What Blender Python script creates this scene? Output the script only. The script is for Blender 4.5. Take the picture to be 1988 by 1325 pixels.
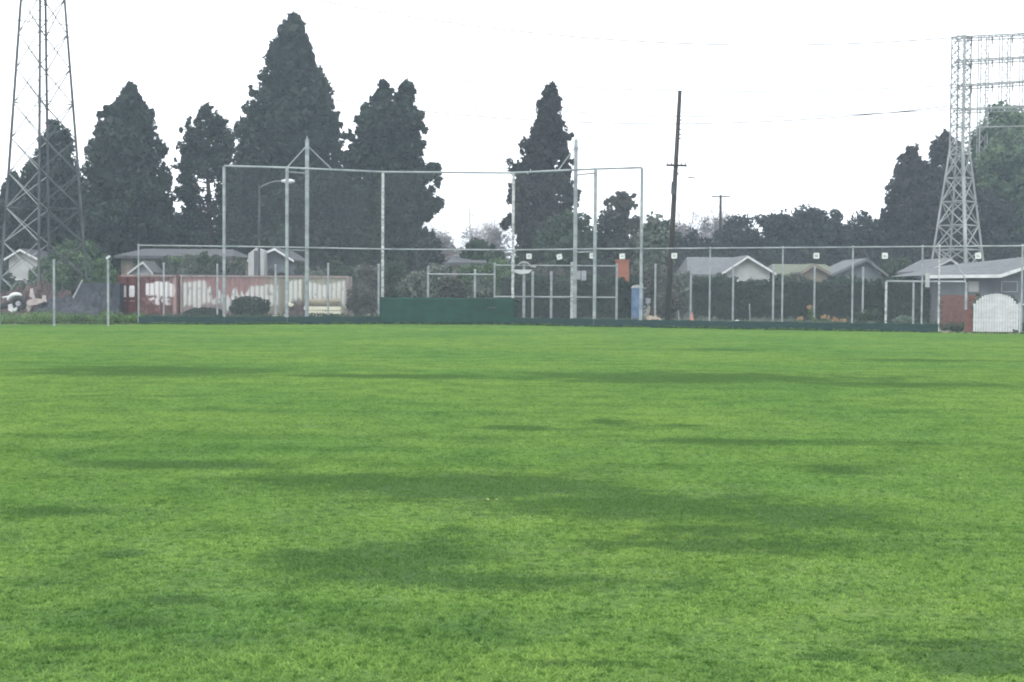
import bpy, math, random
import numpy as np
from mathutils import Vector, Matrix

R = math.radians
rng = np.random.default_rng(7)
random.seed(7)
scene = bpy.context.scene
for o in list(bpy.data.objects):
    bpy.data.objects.remove(o)
col = scene.collection

# ------------------------------------------------------------------ camera
FOC = 2800.0; CX = 994.0; CY = 662.5; EYE = 1.7
PITCH = math.atan(95.5 / FOC); ROLL = 0.0065
fwd = Vector((0, math.cos(PITCH), -math.sin(PITCH)))
up0 = Vector((0, math.sin(PITCH), math.cos(PITCH)))
rt = (Vector((1, 0, 0)) * math.cos(ROLL) + up0 * math.sin(ROLL))
upv = (up0 * math.cos(ROLL) - Vector((1, 0, 0)) * math.sin(ROLL))
cam_data = bpy.data.cameras.new('camera')
cam = bpy.data.objects.new('camera', cam_data); col.objects.link(cam)
m = Matrix((rt, upv, -fwd)).transposed().to_4x4()
m.translation = Vector((0, 0, EYE))
cam.matrix_world = m
cam_data.sensor_width = 36.0
cam_data.lens = 36.0 * FOC / 1988.0
cam_data.clip_start = 0.2; cam_data.clip_end = 6000
scene.camera = cam

# ------------------------------------------------------------------ light
world = bpy.data.worlds.new('World'); scene.world = world; world.use_nodes = True
wn = world.node_tree; wn.nodes.clear()
wo = wn.nodes.new('ShaderNodeOutputWorld'); bg = wn.nodes.new('ShaderNodeBackground')
sky = wn.nodes.new('ShaderNodeTexSky'); sky.sky_type = 'NISHITA'; sky.sun_disc = False
sky.sun_elevation = R(48); sky.sun_rotation = R(200); sky.dust_density = 4.0; sky.air_density = 1.0
mixw = wn.nodes.new('ShaderNodeMix'); mixw.data_type = 'RGBA'
mixw.inputs[0].default_value = 0.86
wn.links.new(sky.outputs[0], mixw.inputs[6])
mixw.inputs[7].default_value = (13.0, 13.3, 13.8, 1)      # the even white cloud layer
wn.links.new(mixw.outputs[2], bg.inputs[0]); bg.inputs[1].default_value = 0.1
wn.links.new(bg.outputs[0], wo.inputs[0])
sun_d = bpy.data.lights.new('sun', 'SUN'); sun_d.energy = 0.7; sun_d.angle = R(25); sun_d.color = (1.0, 0.97, 0.92)
sun = bpy.data.objects.new('sun', sun_d); col.objects.link(sun)
sun.rotation_euler = (R(42), 0, R(-20)); sun.location = (0, 0, 60)
scene.view_settings.view_transform = 'Standard'
scene.view_settings.look = 'None'
scene.view_settings.exposure = 0.95
scene.view_settings.gamma = 1.0
scene.view_settings.use_curve_mapping = False
scene.render.engine = 'CYCLES'
cy = scene.cycles
cy.max_bounces = 6; cy.diffuse_bounces = 3; cy.glossy_bounces = 2; cy.transparent_max_bounces = 6
cy.volume_bounces = 1
cy.filter_width = 1.9

# ------------------------------------------------------------------ helpers
def P(px, py, D):
    """the place at distance D whose direction is that of the photograph's pixel"""
    d = fwd * FOC + rt * (px - CX) - upv * (py - CY)
    k = D / d.y
    return Vector((d.x * k, D, EYE + d.z * k))

def GX(px, D, z=0.0):
    x = (px - CX) / FOC * D
    for _ in range(4):
        v = Vector((x, D, z - EYE))
        x += (px - (CX + FOC * v.dot(rt) / v.dot(fwd))) * D / FOC
    return x

def hor(px):
    return 567 + (px - 1000) * 0.0065

def GP(px, py):
    """ground point under a pixel"""
    d = fwd * FOC + rt * (px - CX) - upv * (py - CY)
    k = EYE / -d.z
    return Vector((d.x * k, d.y * k, 0))

origin = {}
def thing(name, label, cat, loc=(0, 0, 0), group=None):
    o = bpy.data.objects.new(name, None); col.objects.link(o)
    o.location = loc; o.empty_display_size = 0.3
    origin[o] = Vector(loc)
    o['label'] = label; o['category'] = cat
    if group: o['group'] = group
    return o

def finish(me, mat, smooth=False):
    me.materials.append(mat)
    if smooth:
        me.polygons.foreach_set('use_smooth', [True] * len(me.polygons))
    me.update()

def link(name, me, parent=None, loc=None):
    o = bpy.data.objects.new(name, me); col.objects.link(o)
    if parent is not None:
        o.parent = parent; origin[o] = origin[parent]
    else:
        o.location = loc if loc is not None else (0, 0, 0); origin[o] = Vector(o.location)
    return o

def tag(o, label=None, cat=None, group=None, kind=None):
    if label: o['label'] = label
    if cat: o['category'] = cat
    if group: o['group'] = group
    if kind: o['kind'] = kind
    return o

class MB:
    def __init__(s): s.v = []; s.f = []
    def add(s, vs, fs):
        n = len(s.v); s.v += [tuple(v) for v in vs]; s.f += [tuple(i + n for i in f) for f in fs]; return s
    def box(s, a, b):
        x0, y0, z0 = a; x1, y1, z1 = b
        return s.add([(x0,y0,z0),(x1,y0,z0),(x1,y1,z0),(x0,y1,z0),(x0,y0,z1),(x1,y0,z1),(x1,y1,z1),(x0,y1,z1)],
              [(0,3,2,1),(4,5,6,7),(0,1,5,4),(1,2,6,5),(2,3,7,6),(3,0,4,7)])
    def obox(s, c, size, rz=0, rx=0, ry=0):
        M_ = Matrix.Translation(c) @ Matrix.Rotation(rz,4,'Z') @ Matrix.Rotation(rx,4,'X') @ Matrix.Rotation(ry,4,'Y')
        hx, hy, hz = size[0]/2, size[1]/2, size[2]/2
        vs = [M_ @ Vector(p) for p in [(-hx,-hy,-hz),(hx,-hy,-hz),(hx,hy,-hz),(-hx,hy,-hz),(-hx,-hy,hz),(hx,-hy,hz),(hx,hy,hz),(-hx,hy,hz)]]
        return s.add(vs, [(0,3,2,1),(4,5,6,7),(0,1,5,4),(1,2,6,5),(2,3,7,6),(3,0,4,7)])
    def tube(s, pts, rad, n=8, cap=True):
        pts = [Vector(p) for p in pts]
        if not hasattr(rad, '__len__'): rad = [rad] * len(pts)
        vs = []; fs = []; last = None
        for i, p in enumerate(pts):
            t = (pts[min(i+1, len(pts)-1)] - pts[max(i-1, 0)]).normalized()
            a = Vector((0,0,1)) if abs(t.z) < 0.9 else Vector((1,0,0))
            if last is not None: a = last
            u = t.cross(a).normalized(); w = u.cross(t).normalized(); last = w
            for k in range(n):
                an = 2*math.pi*(k+0.5)/n
                vs.append(p + (u*math.cos(an) + w*math.sin(an)) * rad[i])
        for i in range(len(pts)-1):
            for k in range(n):
                a0 = i*n+k; a1 = i*n+(k+1) % n
                fs.append((a0, a1, a1+n, a0+n))
        if cap:
            fs.append(tuple(range(n))[::-1]); fs.append(tuple(range((len(pts)-1)*n, len(pts)*n)))
        return s.add(vs, fs)
    def prism(s, poly, y0, y1):
        """poly: list of (x,z), extruded between y0 and y1"""
        n = len(poly)
        vs = [(x, y0, z) for x, z in poly] + [(x, y1, z) for x, z in poly]
        fs = [tuple(range(n)), tuple(range(2*n-1, n-1, -1))]
        fs += [(i, i+n, (i+1) % n + n, (i+1) % n) for i in range(n)]
        return s.add(vs, fs)
    def build(s, name, mat, parent=None, loc=None, smooth=False):
        o_ = origin[parent] if parent is not None else Vector(loc if loc is not None else (0,0,0))
        me = bpy.data.meshes.new(name)
        me.from_pydata([(v[0]-o_.x, v[1]-o_.y, v[2]-o_.z) for v in s.v], [], s.f)
        finish(me, mat, smooth)
        return link(name, me, parent, loc)

# ------------------------------------------------------------------ materials
def new_mat(name):
    m = bpy.data.materials.new(name); m.use_nodes = True
    nt = m.node_tree
    return m, nt, nt.nodes['Principled BSDF']

def N(nt, t, **kw):
    n = nt.nodes.new(t)
    for k, v in kw.items(): setattr(n, k, v)
    return n

def ramp(nt, src, stops):
    r = N(nt, 'ShaderNodeValToRGB'); nt.links.new(src, r.inputs[0])
    e = r.color_ramp.elements
    e[0].position, e[0].color = stops[0][0], (*stops[0][1], 1)
    e[1].position, e[1].color = stops[-1][0], (*stops[-1][1], 1)
    for p, c in stops[1:-1]:
        x = e.new(p); x.color = (*c, 1)
    return r

def mat_noise(name, c1, c2, scale=3.0, rough=0.8, metal=0.0, detail=6, stretch=(1,1,1), bump=0.0, spec=0.3, c3=None):
    m, nt, b = new_mat(name)
    tc = N(nt, 'ShaderNodeNewGeometry')
    mp = N(nt, 'ShaderNodeMapping'); mp.inputs['Scale'].default_value = stretch
    nt.links.new(tc.outputs['Position'], mp.inputs[0])
    no = N(nt, 'ShaderNodeTexNoise'); no.inputs['Scale'].default_value = scale; no.inputs['Detail'].default_value = detail
    nt.links.new(mp.outputs[0], no.inputs[0])
    st = [(0.3, c1), (0.7, c2)] if c3 is None else [(0.28, c1), (0.5, c2), (0.75, c3)]
    r = ramp(nt, no.outputs[0], st)
    nt.links.new(r.outputs[0], b.inputs['Base Color'])
    b.inputs['Roughness'].default_value = rough; b.inputs['Metallic'].default_value = metal
    b.inputs['Specular IOR Level'].default_value = spec
    if bump:
        bp = N(nt, 'ShaderNodeBump'); bp.inputs['Strength'].default_value = bump; bp.inputs['Distance'].default_value = 0.03
        nt.links.new(no.outputs[0], bp.inputs['Height']); nt.links.new(bp.outputs[0], b.inputs['Normal'])
    return m

def mat_leaf(name, dark, light, trans=0.25):
    """leaf colours vary leaf by leaf and clump by clump (attribute tint, which also carries painted shading)"""
    m, nt, b = new_mat(name)
    at = N(nt, 'ShaderNodeAttribute', attribute_name='tint')
    r = ramp(nt, at.outputs['Fac'], [(0.0, dark), (1.0, light)])
    nt.links.new(r.outputs[0], b.inputs['Base Color'])
    b.inputs['Roughness'].default_value = 0.7; b.inputs['Specular IOR Level'].default_value = 0.25
    tr = N(nt, 'ShaderNodeBsdfTranslucent'); nt.links.new(r.outputs[0], tr.inputs[0])
    mx = N(nt, 'ShaderNodeMixShader'); mx.inputs[0].default_value = trans
    out = nt.nodes['Material Output']
    nt.links.new(b.outputs[0], mx.inputs[1]); nt.links.new(tr.outputs[0], mx.inputs[2]); nt.links.new(mx.outputs[0], out.inputs[0])
    return m

GALV = mat_noise('galvanised_steel', (0.17,0.195,0.21), (0.32,0.35,0.36), 1.3, 0.5, 0.25, stretch=(1,1,2.5))
GALVB = mat_noise('blotched_steel', (0.14,0.15,0.155), (0.55,0.57,0.57), 5.0, 0.5, 0.1, stretch=(1,1,1.6))
WIRE = mat_noise('chain_link_wire', (0.16,0.18,0.19), (0.26,0.28,0.29), 0.6, 0.5, 0.3)
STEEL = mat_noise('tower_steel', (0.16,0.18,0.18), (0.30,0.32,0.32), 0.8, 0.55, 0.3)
STEELD = mat_noise('dark_tower_steel', (0.025,0.028,0.032), (0.08,0.088,0.095), 0.7, 0.6, 0.3)  # darker tone of the tower steel
GREENB = mat_noise('green_windscreen', (0.004,0.028,0.021), (0.009,0.046,0.035), 1.4, 0.75, stretch=(1,1,2), bump=0.3)
KICK = mat_noise('dark_green_board', (0.008,0.026,0.026), (0.02,0.046,0.045), 2.5, 0.8, stretch=(1,1,5))
WOOD = mat_noise('creosoted_wood', (0.016,0.013,0.012), (0.042,0.035,0.032), 4, 0.85, stretch=(3,3,0.3))
GREYBARK = mat_noise('grey_bark', (0.16,0.14,0.14), (0.30,0.27,0.27), 3, 0.9)
HEDGEIN = mat_noise('hedge_inside', (0.006,0.010,0.009), (0.018,0.027,0.023), 4, 0.95)
BARK = mat_noise('bark', (0.035,0.026,0.02), (0.09,0.065,0.05), 3, 0.9, stretch=(2,2,0.5), bump=0.5)
WHITE = mat_noise('white_paint', (0.40,0.42,0.43), (0.56,0.58,0.59), 2.5, 0.6, stretch=(1,1,2))
PALE = mat_noise('pale_stucco', (0.26,0.27,0.27), (0.38,0.39,0.385), 1.2, 0.9)
BEIGE = mat_noise('beige_stucco', (0.13,0.115,0.095), (0.21,0.185,0.15), 1.5, 0.9)
BLUEGREY = mat_noise('blue_grey_siding', (0.08,0.09,0.105), (0.13,0.145,0.165), 1.0, 0.85)
ROOFG = mat_noise('grey_shingle', (0.05,0.053,0.058), (0.085,0.09,0.096), 2.5, 0.95, bump=0.3)
ROOFB = mat_noise('blue_grey_shingle', (0.085,0.095,0.10), (0.13,0.14,0.148), 2.5, 0.95, bump=0.3)
ROOFGR = mat_noise('mossy_shingle', (0.08,0.095,0.07), (0.13,0.145,0.10), 2.0, 0.95, bump=0.3)
GLASS = mat_noise('dark_window_glass', (0.02,0.024,0.03), (0.05,0.06,0.07), 1.0, 0.15, spec=0.6)
BRICK = mat_noise('red_brick', (0.09,0.040,0.034), (0.17,0.075,0.06), 6, 0.9)
ORANGE = mat_noise('orange_brick', (0.20,0.072,0.042), (0.28,0.105,0.065), 5, 0.9)
BLUE = mat_noise('blue_plastic', (0.05,0.10,0.19), (0.14,0.20,0.31), 3, 0.45)
TARP = mat_noise('dark_tarpaulin', (0.016,0.019,0.028), (0.042,0.046,0.062), 2.0, 0.6, bump=0.4)
JUNK = mat_noise('brown_scrap', (0.03,0.022,0.024), (0.12,0.085,0.08), 3.0, 0.9, bump=0.6)
CREAM = mat_noise('cream_board', (0.48,0.48,0.36), (0.64,0.64,0.51), 2.0, 0.7, stretch=(0.5,1,4))
TAN = mat_noise('tan_roll', (0.17,0.155,0.12), (0.32,0.29,0.22), 2.5, 0.85, stretch=(0.6,1,4))
PINKB = mat_noise('dusty_pink_plastic', (0.28,0.24,0.23), (0.45,0.40,0.38), 3, 0.7)
RUBBER = mat_noise('black_rubber', (0.012,0.012,0.014), (0.03,0.03,0.034), 4, 0.7)
SAND = mat_noise('sandy_soil', (0.22,0.18,0.14), (0.34,0.29,0.23), 2.5, 0.95, bump=0.5)
SCRAP = mat_noise('yellowed_paper', (0.20,0.25,0.12), (0.28,0.34,0.17), 9, 0.9)
MARK = mat_noise('dark_print', (0.03,0.035,0.04), (0.07,0.075,0.08), 8, 0.7)
PLATE = mat_noise('white_plate', (0.46,0.49,0.48), (0.58,0.61,0.60), 4, 0.45)
GREYBOX = mat_noise('grey_enamel', (0.22,0.23,0.26), (0.32,0.33,0.37), 4, 0.55)
CONE = mat_noise('faded_pink_plastic', (0.32,0.12,0.10), (0.42,0.20,0.17), 5, 0.6)
INS = mat_noise('dark_porcelain', (0.05,0.05,0.06), (0.10,0.10,0.12), 4, 0.35)

L_PINE = mat_leaf('pine_needles', (0.004,0.008,0.007), (0.037,0.054,0.040), 0.15)
L_PINEB = mat_leaf('brownish_cypress', (0.012,0.012,0.011), (0.040,0.040,0.036), 0.15)
L_DEEP = mat_leaf('deep_green_leaves', (0.008,0.012,0.012), (0.036,0.045,0.038), 0.2)
L_MID = mat_leaf('mid_green_leaves', (0.014,0.026,0.018), (0.055,0.085,0.050), 0.25)
L_LIGHT = mat_leaf('light_green_leaves', (0.03,0.062,0.028), (0.11,0.175,0.075), 0.3)
L_OLIVE = mat_leaf('grey_green_leaves', (0.048,0.062,0.050), (0.140,0.168,0.130), 0.2)
L_BROWN = mat_leaf('brown_green_scrub', (0.028,0.027,0.025), (0.085,0.083,0.070), 0.15)
L_HEDGE = mat_leaf('hedge_leaves', (0.006,0.013,0.010), (0.028,0.052,0.034), 0.2)
L_WEED = mat_leaf('weed_leaves', (0.03,0.06,0.02), (0.13,0.22,0.07), 0.3)
L_PAMPAS = mat_leaf('dry_flower_heads', (0.22,0.15,0.08), (0.46,0.30,0.16), 0.25)
L_GREEN = mat_leaf('fresh_green_leaves', (0.03,0.055,0.03), (0.115,0.175,0.09), 0.25)
L_TWIG = mat_leaf('grey_twigs', (0.07,0.066,0.07), (0.17,0.16,0.17), 0.1)
L_BLUEW = mat_leaf('bluish_weeds', (0.04,0.08,0.06), (0.13,0.20,0.14), 0.25)

# grass colour: one field in world space shared by the lawn sheet and the blades
PATCHES = [  # photo px cx, cy, half w, half h, weight
    (1360,735,430,10,.0),(760,731,330,5,.18),(280,721,330,10,.12),(1740,748,260,7,.2),(1400,680,140,3,.22),(1800,701,220,3,.25),
    (1010,833,130,6,.15),(1190,823,80,7,.2),(1330,829,60,4,.2),(360,905,330,9,.22),
    (640,935,260,16,.1),(930,950,330,30,.0),(1230,985,330,28,.0),(1530,1003,230,24,.05),(1380,1033,150,12,.05),(1450,1062,420,22,.22),
    (90,996,160,13,.1),(700,1090,330,34,.18),(960,1128,470,22,.12),(240,1076,60,9,.2),(350,1166,80,9,.15),(260,1212,90,11,.15),
    (560,1172,50,6,.2),(880,1028,60,8,.15),(1850,1252,180,9,.05),(1880,1290,170,30,.2),(1620,1278,110,12,.2),(1640,915,120,14,.3),(1480,860,400,8,.3),
    (150,1262,120,10,.35),(750,1225,100,10,.4),(1150,1290,200,9,.42)]
def grass_group():
    g = bpy.data.node_groups.new('grass_colour', 'ShaderNodeTree')
    g.interface.new_socket('Color', in_out='OUTPUT', socket_type='NodeSocketColor')
    go = g.nodes.new('NodeGroupOutput')
    def V(op, a, b=None, val=False):
        n = g.nodes.new('ShaderNodeMath' if val else 'ShaderNodeVectorMath'); n.operation = op
        for i, x in enumerate((a, b)):
            if x is None: continue
            if hasattr(x, 'links'): g.links.new(x, n.inputs[i])
            else: n.inputs[i].default_value = x
        return n
    def noise(scale, stretch, detail=4, rough=0.6):
        mp = g.nodes.new('ShaderNodeMapping'); mp.inputs['Scale'].default_value = stretch
        g.links.new(geo.outputs['Position'], mp.inputs[0])
        n = g.nodes.new('ShaderNodeTexNoise'); n.inputs['Scale'].default_value = scale
        n.inputs['Detail'].default_value = detail; n.inputs['Roughness'].default_value = rough
        g.links.new(mp.outputs[0], n.inputs[0]); return n.outputs[0]
    geo = g.nodes.new('ShaderNodeNewGeometry')
    pos = geo.outputs['Position']
    cur = None
    for cx_, cy_, hw, hh, wt in PATCHES:
        hh *= 1.22; c = GP(cx_, cy_); t = GP(cx_, cy_ - hh); bt = GP(cx_, cy_ + hh)
        ry = (t.y - bt.y) / 2; cyw = (t.y + bt.y) / 2; rx = (GP(cx_ + hw, cy_).x - c.x)
        a = V('SUBTRACT', pos, (c.x, cyw, 0.0)); b = V('MULTIPLY', a.outputs[0], (1/rx, 1/ry, 0.0))
        l = V('LENGTH', b.outputs[0]); l2 = V('ADD', l.outputs['Value'], wt, True)
        if cur is None: cur = l2.outputs[0]
        else:
            mn = g.nodes.new('ShaderNodeMath'); mn.operation = 'SMOOTH_MIN'
            g.links.new(cur, mn.inputs[0]); g.links.new(l2.outputs[0], mn.inputs[1]); mn.inputs[2].default_value = 0.15
            cur = mn.outputs[0]
    n1 = noise(0.9, (0.8, 1.0, 1), 8, 0.78)
    off = V('MULTIPLY_ADD', n1, 3.0, True); off.inputs[2].default_value = -1.5
    n2 = noise(4.5, (0.6, 1.0, 1), 5, 0.7)
    of2 = V('MULTIPLY_ADD', n2, 1.5, True); of2.inputs[2].default_value = -0.75
    o3 = V('ADD', off.outputs[0], of2.outputs[0], True)
    d = V('ADD', cur, o3.outputs[0], True)
    mr = g.nodes.new('ShaderNodeMapRange'); mr.interpolation_type = 'SMOOTHSTEP'
    g.links.new(d.outputs[0], mr.inputs[0])
    mr.inputs[1].default_value = 0.45; mr.inputs[2].default_value = 1.25; mr.inputs[3].default_value = 1.0; mr.inputs[4].default_value = 0.0
    # base: yellow-green to green, in broad and fine mottling
    nb = noise(0.16, (1, 0.9, 1), 5, 0.6); rb = g.nodes.new('ShaderNodeValToRGB'); g.links.new(nb, rb.inputs[0])
    e = rb.color_ramp.elements
    e[0].position = 0.36; e[0].color = (0.080, 0.150, 0.041, 1); e[1].position = 0.62; e[1].color = (0.113, 0.177, 0.045, 1)
    nf = noise(1.7, (1, 0.7, 1), 6, 0.65); rf = g.nodes.new('ShaderNodeValToRGB'); g.links.new(nf, rf.inputs[0])
    e = rf.color_ramp.elements; e[0].position = 0.34; e[0].color = (0.62,0.70,0.72,1); e[1].position = 0.56; e[1].color = (1.06,1.04,1.0,1)
    mu = g.nodes.new('ShaderNodeMix'); mu.data_type = 'RGBA'; mu.blend_type = 'MULTIPLY'; mu.inputs[0].default_value = 0.75
    g.links.new(rb.outputs[0], mu.inputs[6]); g.links.new(rf.outputs[0], mu.inputs[7])
    def mult(src, nz, p0, c0, p1, c1, amt):
        r = g.nodes.new('ShaderNodeValToRGB'); g.links.new(nz, r.inputs[0]); e = r.color_ramp.elements
        e[0].position = p0; e[0].color = (*c0, 1); e[1].position = p1; e[1].color = (*c1, 1)
        q = g.nodes.new('ShaderNodeMix'); q.data_type = 'RGBA'; q.blend_type = 'MULTIPLY'; q.inputs[0].default_value = amt
        g.links.new(src, q.inputs[6]); g.links.new(r.outputs[0], q.inputs[7]); return q.outputs[2]
    m1 = mult(mu.outputs[2], noise(13.0, (1, 1, 1), 3, 0.6), .36, (.48,.60,.52), .50, (1.05,1.04,1.05), .9)      # clumps of coarser leaves
    m2 = mult(m1, noise(0.9, (0.16, 1.3, 1), 5, 0.7), .34, (.70,.78,.80), .52, (1.03,1.02,1.02), .8)            # faint streaks from mowing
    dk = g.nodes.new('ShaderNodeMix'); dk.data_type = 'RGBA'
    fac = V('MULTIPLY', mr.outputs[0], 0.85, True)
    g.links.new(fac.outputs[0], dk.inputs[0]); g.links.new(m2, dk.inputs[6]); dk.inputs[7].default_value = (0.043, 0.085, 0.026, 1)
    m3 = mult(dk.outputs[2], noise(22.0, (1, 1, 1), 3, 0.6), .34, (.70,.75,.70), .52, (1.04,1.04,1.05), .8)
    g.links.new(m3, go.inputs[0])
    return g
GG = grass_group()
def mat_grass(name, gain, trans):
    m, nt, b = new_mat(name)
    gn = N(nt, 'ShaderNodeGroup'); gn.node_tree = GG
    mu = N(nt, 'ShaderNodeMix', data_type='RGBA', blend_type='MULTIPLY'); mu.inputs[0].default_value = 1
    nt.links.new(gn.outputs[0], mu.inputs[6])
    if trans:
        at = N(nt, 'ShaderNodeAttribute', attribute_name='tint')
        r = ramp(nt, at.outputs['Fac'], [(0.0, (gain*0.78, gain*0.8, gain*0.8)), (0.9, (gain*1.12, gain*1.1, gain*1.06)), (1.0, (gain*1.4, gain*1.3, gain*1.5))])
        nt.links.new(r.outputs[0], mu.inputs[7])
    else: mu.inputs[7].default_value = (gain, gain, gain, 1)
    nt.links.new(mu.outputs[2], b.inputs['Base Color'])
    b.inputs['Roughness'].default_value = 0.9; b.inputs['Specular IOR Level'].default_value = 0.05
    if trans:
        tr = N(nt, 'ShaderNodeBsdfTranslucent'); nt.links.new(mu.outputs[2], tr.inputs[0])
        mx = N(nt, 'ShaderNodeMixShader'); mx.inputs[0].default_value = trans
        nt.links.new(b.outputs[0], mx.inputs[1]); nt.links.new(tr.outputs[0], mx.inputs[2])
        nt.links.new(mx.outputs[0], nt.nodes['Material Output'].inputs[0])
    return m
LAWN = mat_grass('lawn_turf', 0.9, 0)
BLADE = mat_grass('grass_blade', 2.02, 0.4)
EARTH = mat_noise('weedy_earth', (0.05,0.06,0.03), (0.13,0.115,0.08), 0.7, 0.95, c3=(0.06,0.10,0.035))

# ------------------------------------------------------------------ fence line
FL = [(GX(-260,66),66),(GX(270,70.2),70.2),(GX(437,71.0),71.0),(GX(555,71.8),71.8),(GX(745,74.0),74.0),(GX(995,74.0),74.0),(GX(1155,71.3),71.3),
      (GX(1245,70.4),70.4),(GX(1600,66.6),66.6),(GX(1988,62.8),62.8)]
x9,y9 = FL[-1]; x8,y8 = FL[-2]; sl = (y9-y8)/(x9-x8)
FL.append((x9+14, y9+sl*14))
def fy(x):
    return float(np.interp(x, [p[0] for p in FL], [p[1] for p in FL]))

# ------------------------------------------------------------------ ground
g = MB().add([(-1500,-300,-0.004),(1500,-300,-0.004),(1500,2500,-0.004),(-1500,2500,-0.004)], [(0,1,2,3)]).build('ground', EARTH)
tag(g, kind='structure')
lx = [-60, -45] + [p[0] for p in FL] + [48, 60]
lv = []
for x in lx: lv.append((x, -30, 0)); 
for x in lx: lv.append((x, fy(x) - 0.02, 0.0))
n = len(lx)
lawn = MB().add(lv, [(i, i+1, i+1+n, i+n) for i in range(n-1)]).build('lawn', LAWN)
tag(lawn, kind='structure')

def set_tint(me, vals):
    a = me.attributes.new('tint', 'FLOAT', 'FACE'); a.data.foreach_set('value', np.asarray(vals, dtype=np.float32))

def quads_mesh(name, v, nv, tint):
    """v: (n*nv,3) array, every nv verts is one face"""
    nf = len(v) // nv
    me = bpy.data.meshes.new(name)
    me.vertices.add(len(v)); me.vertices.foreach_set('co', v.astype(np.float32).ravel())
    me.loops.add(len(v)); me.loops.foreach_set('vertex_index', np.arange(len(v), dtype=np.int32))
    me.polygons.add(nf); me.polygons.foreach_set('loop_start', np.arange(0, len(v), nv, dtype=np.int32))
    try: me.polygons.foreach_set('loop_total', np.full(nf, nv, dtype=np.int32))
    except Exception: pass
    set_tint(me, tint)
    me.update(calc_edges=True); me.validate()
    return me

# grass blades: a few tufted patches scattered over the whole lawn
def grass_patch(k, size=1.5, count=12000):
    c = rng.uniform(-size/2-0.05, size/2+0.05, (count, 2))
    # clumping: pull blades toward tuft centres
    tc = rng.uniform(-size/2, size/2, (520, 2))
    idx = rng.integers(0, 520, count); pull = rng.random(count) < 0.55
    c[pull] = tc[idx[pull]] + rng.normal(0, 0.028, (pull.sum(), 2))
    hgt = rng.uniform(0.006, 0.016, count); tuft = rng.random(520); hgt[pull] *= (0.8 + 0.7 * tuft[idx[pull]])
    an = rng.uniform(0, 2*np.pi, count); w = rng.uniform(0.0035, 0.0075, count)
    la = rng.uniform(0, 2*np.pi, count); ll = hgt * rng.uniform(0.3, 1.6, count)
    base = np.stack([c[:,0], c[:,1], np.zeros(count)], 1)
    sd = np.stack([np.cos(an)*w, np.sin(an)*w, np.zeros(count)], 1)
    tip = base + np.stack([np.cos(la)*ll, np.sin(la)*ll, hgt], 1)
    v = np.stack([base - sd, base + sd, tip], 1).reshape(-1, 3)
    t = rng.random(count) * 0.6
    t[pull] = 0.15 + 0.3*tuft[idx[pull]] + 0.35*rng.random(pull.sum())
    t[rng.random(count) < 0.0015] = 1.0
    return quads_mesh('grass_tuft_patch', v, 3, t)

pts = []
y = 3.2
while y < 76:
    half = 0.38 * y * 1.12 + 3.5
    nx = int(2 * half / 1.3) + 1
    for i in range(nx):
        x = -half + i * 1.3 + rng.uniform(-.15, .15)
        yy = y + rng.uniform(-.15, .15)
        if yy < fy(x) - 0.75: pts.append((x, yy, 0.0))
    y += 1.3
gm = bpy.data.meshes.new('grass'); gm.from_pydata(pts, [], [])
grass = link('grass', gm)
tag(grass, kind='stuff', label='short mown green grass with darker patches covering the sports field', cat='grass')
patch_objs = []
for k in range(3):
    me = grass_patch(k); me.materials.append(BLADE)
    patch_objs.append(bpy.data.objects.new('grass_tuft_patch', me))
pc = bpy.data.collections.new('grass_tuft_patches')
for po in patch_objs: pc.objects.link(po)
ng = bpy.data.node_groups.new('scatter_grass', 'GeometryNodeTree')
ng.interface.new_socket('Geometry', in_out='INPUT', socket_type='NodeSocketGeometry')
ng.interface.new_socket('Geometry', in_out='OUTPUT', socket_type='NodeSocketGeometry')
gi = ng.nodes.new('NodeGroupInput'); gout = ng.nodes.new('NodeGroupOutput')
ci = ng.nodes.new('GeometryNodeCollectionInfo'); ci.inputs[0].default_value = pc
ci.inputs['Separate Children'].default_value = True; ci.inputs['Reset Children'].default_value = True
iop = ng.nodes.new('GeometryNodeInstanceOnPoints'); iop.inputs['Pick Instance'].default_value = True
rv = ng.nodes.new('FunctionNodeRandomValue'); rv.data_type = 'INT'; rv.inputs[4].default_value = 0; rv.inputs[5].default_value = 3
rr = ng.nodes.new('FunctionNodeRandomValue'); rr.data_type = 'FLOAT_VECTOR'; rr.inputs[0].default_value = (0,0,0); rr.inputs[1].default_value = (0,0,6.283)
rs = ng.nodes.new('FunctionNodeRandomValue'); rs.data_type = 'FLOAT_VECTOR'; rs.inputs[0].default_value = (1,1,0.75); rs.inputs[1].default_value = (1.1,1.1,1.25)
ng.links.new(gi.outputs[0], iop.inputs['Points']); ng.links.new(ci.outputs[0], iop.inputs['Instance'])
ng.links.new(rv.outputs[2], iop.inputs['Instance Index'])
ng.links.new(rr.outputs[0], iop.inputs['Rotation']); ng.links.new(rs.outputs[0], iop.inputs['Scale'])
ng.links.new(iop.outputs[0], gout.inputs[0])
md = grass.modifiers.new('scatter', 'NODES'); md.node_group = ng
grass.data.materials.append(BLADE)

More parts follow.
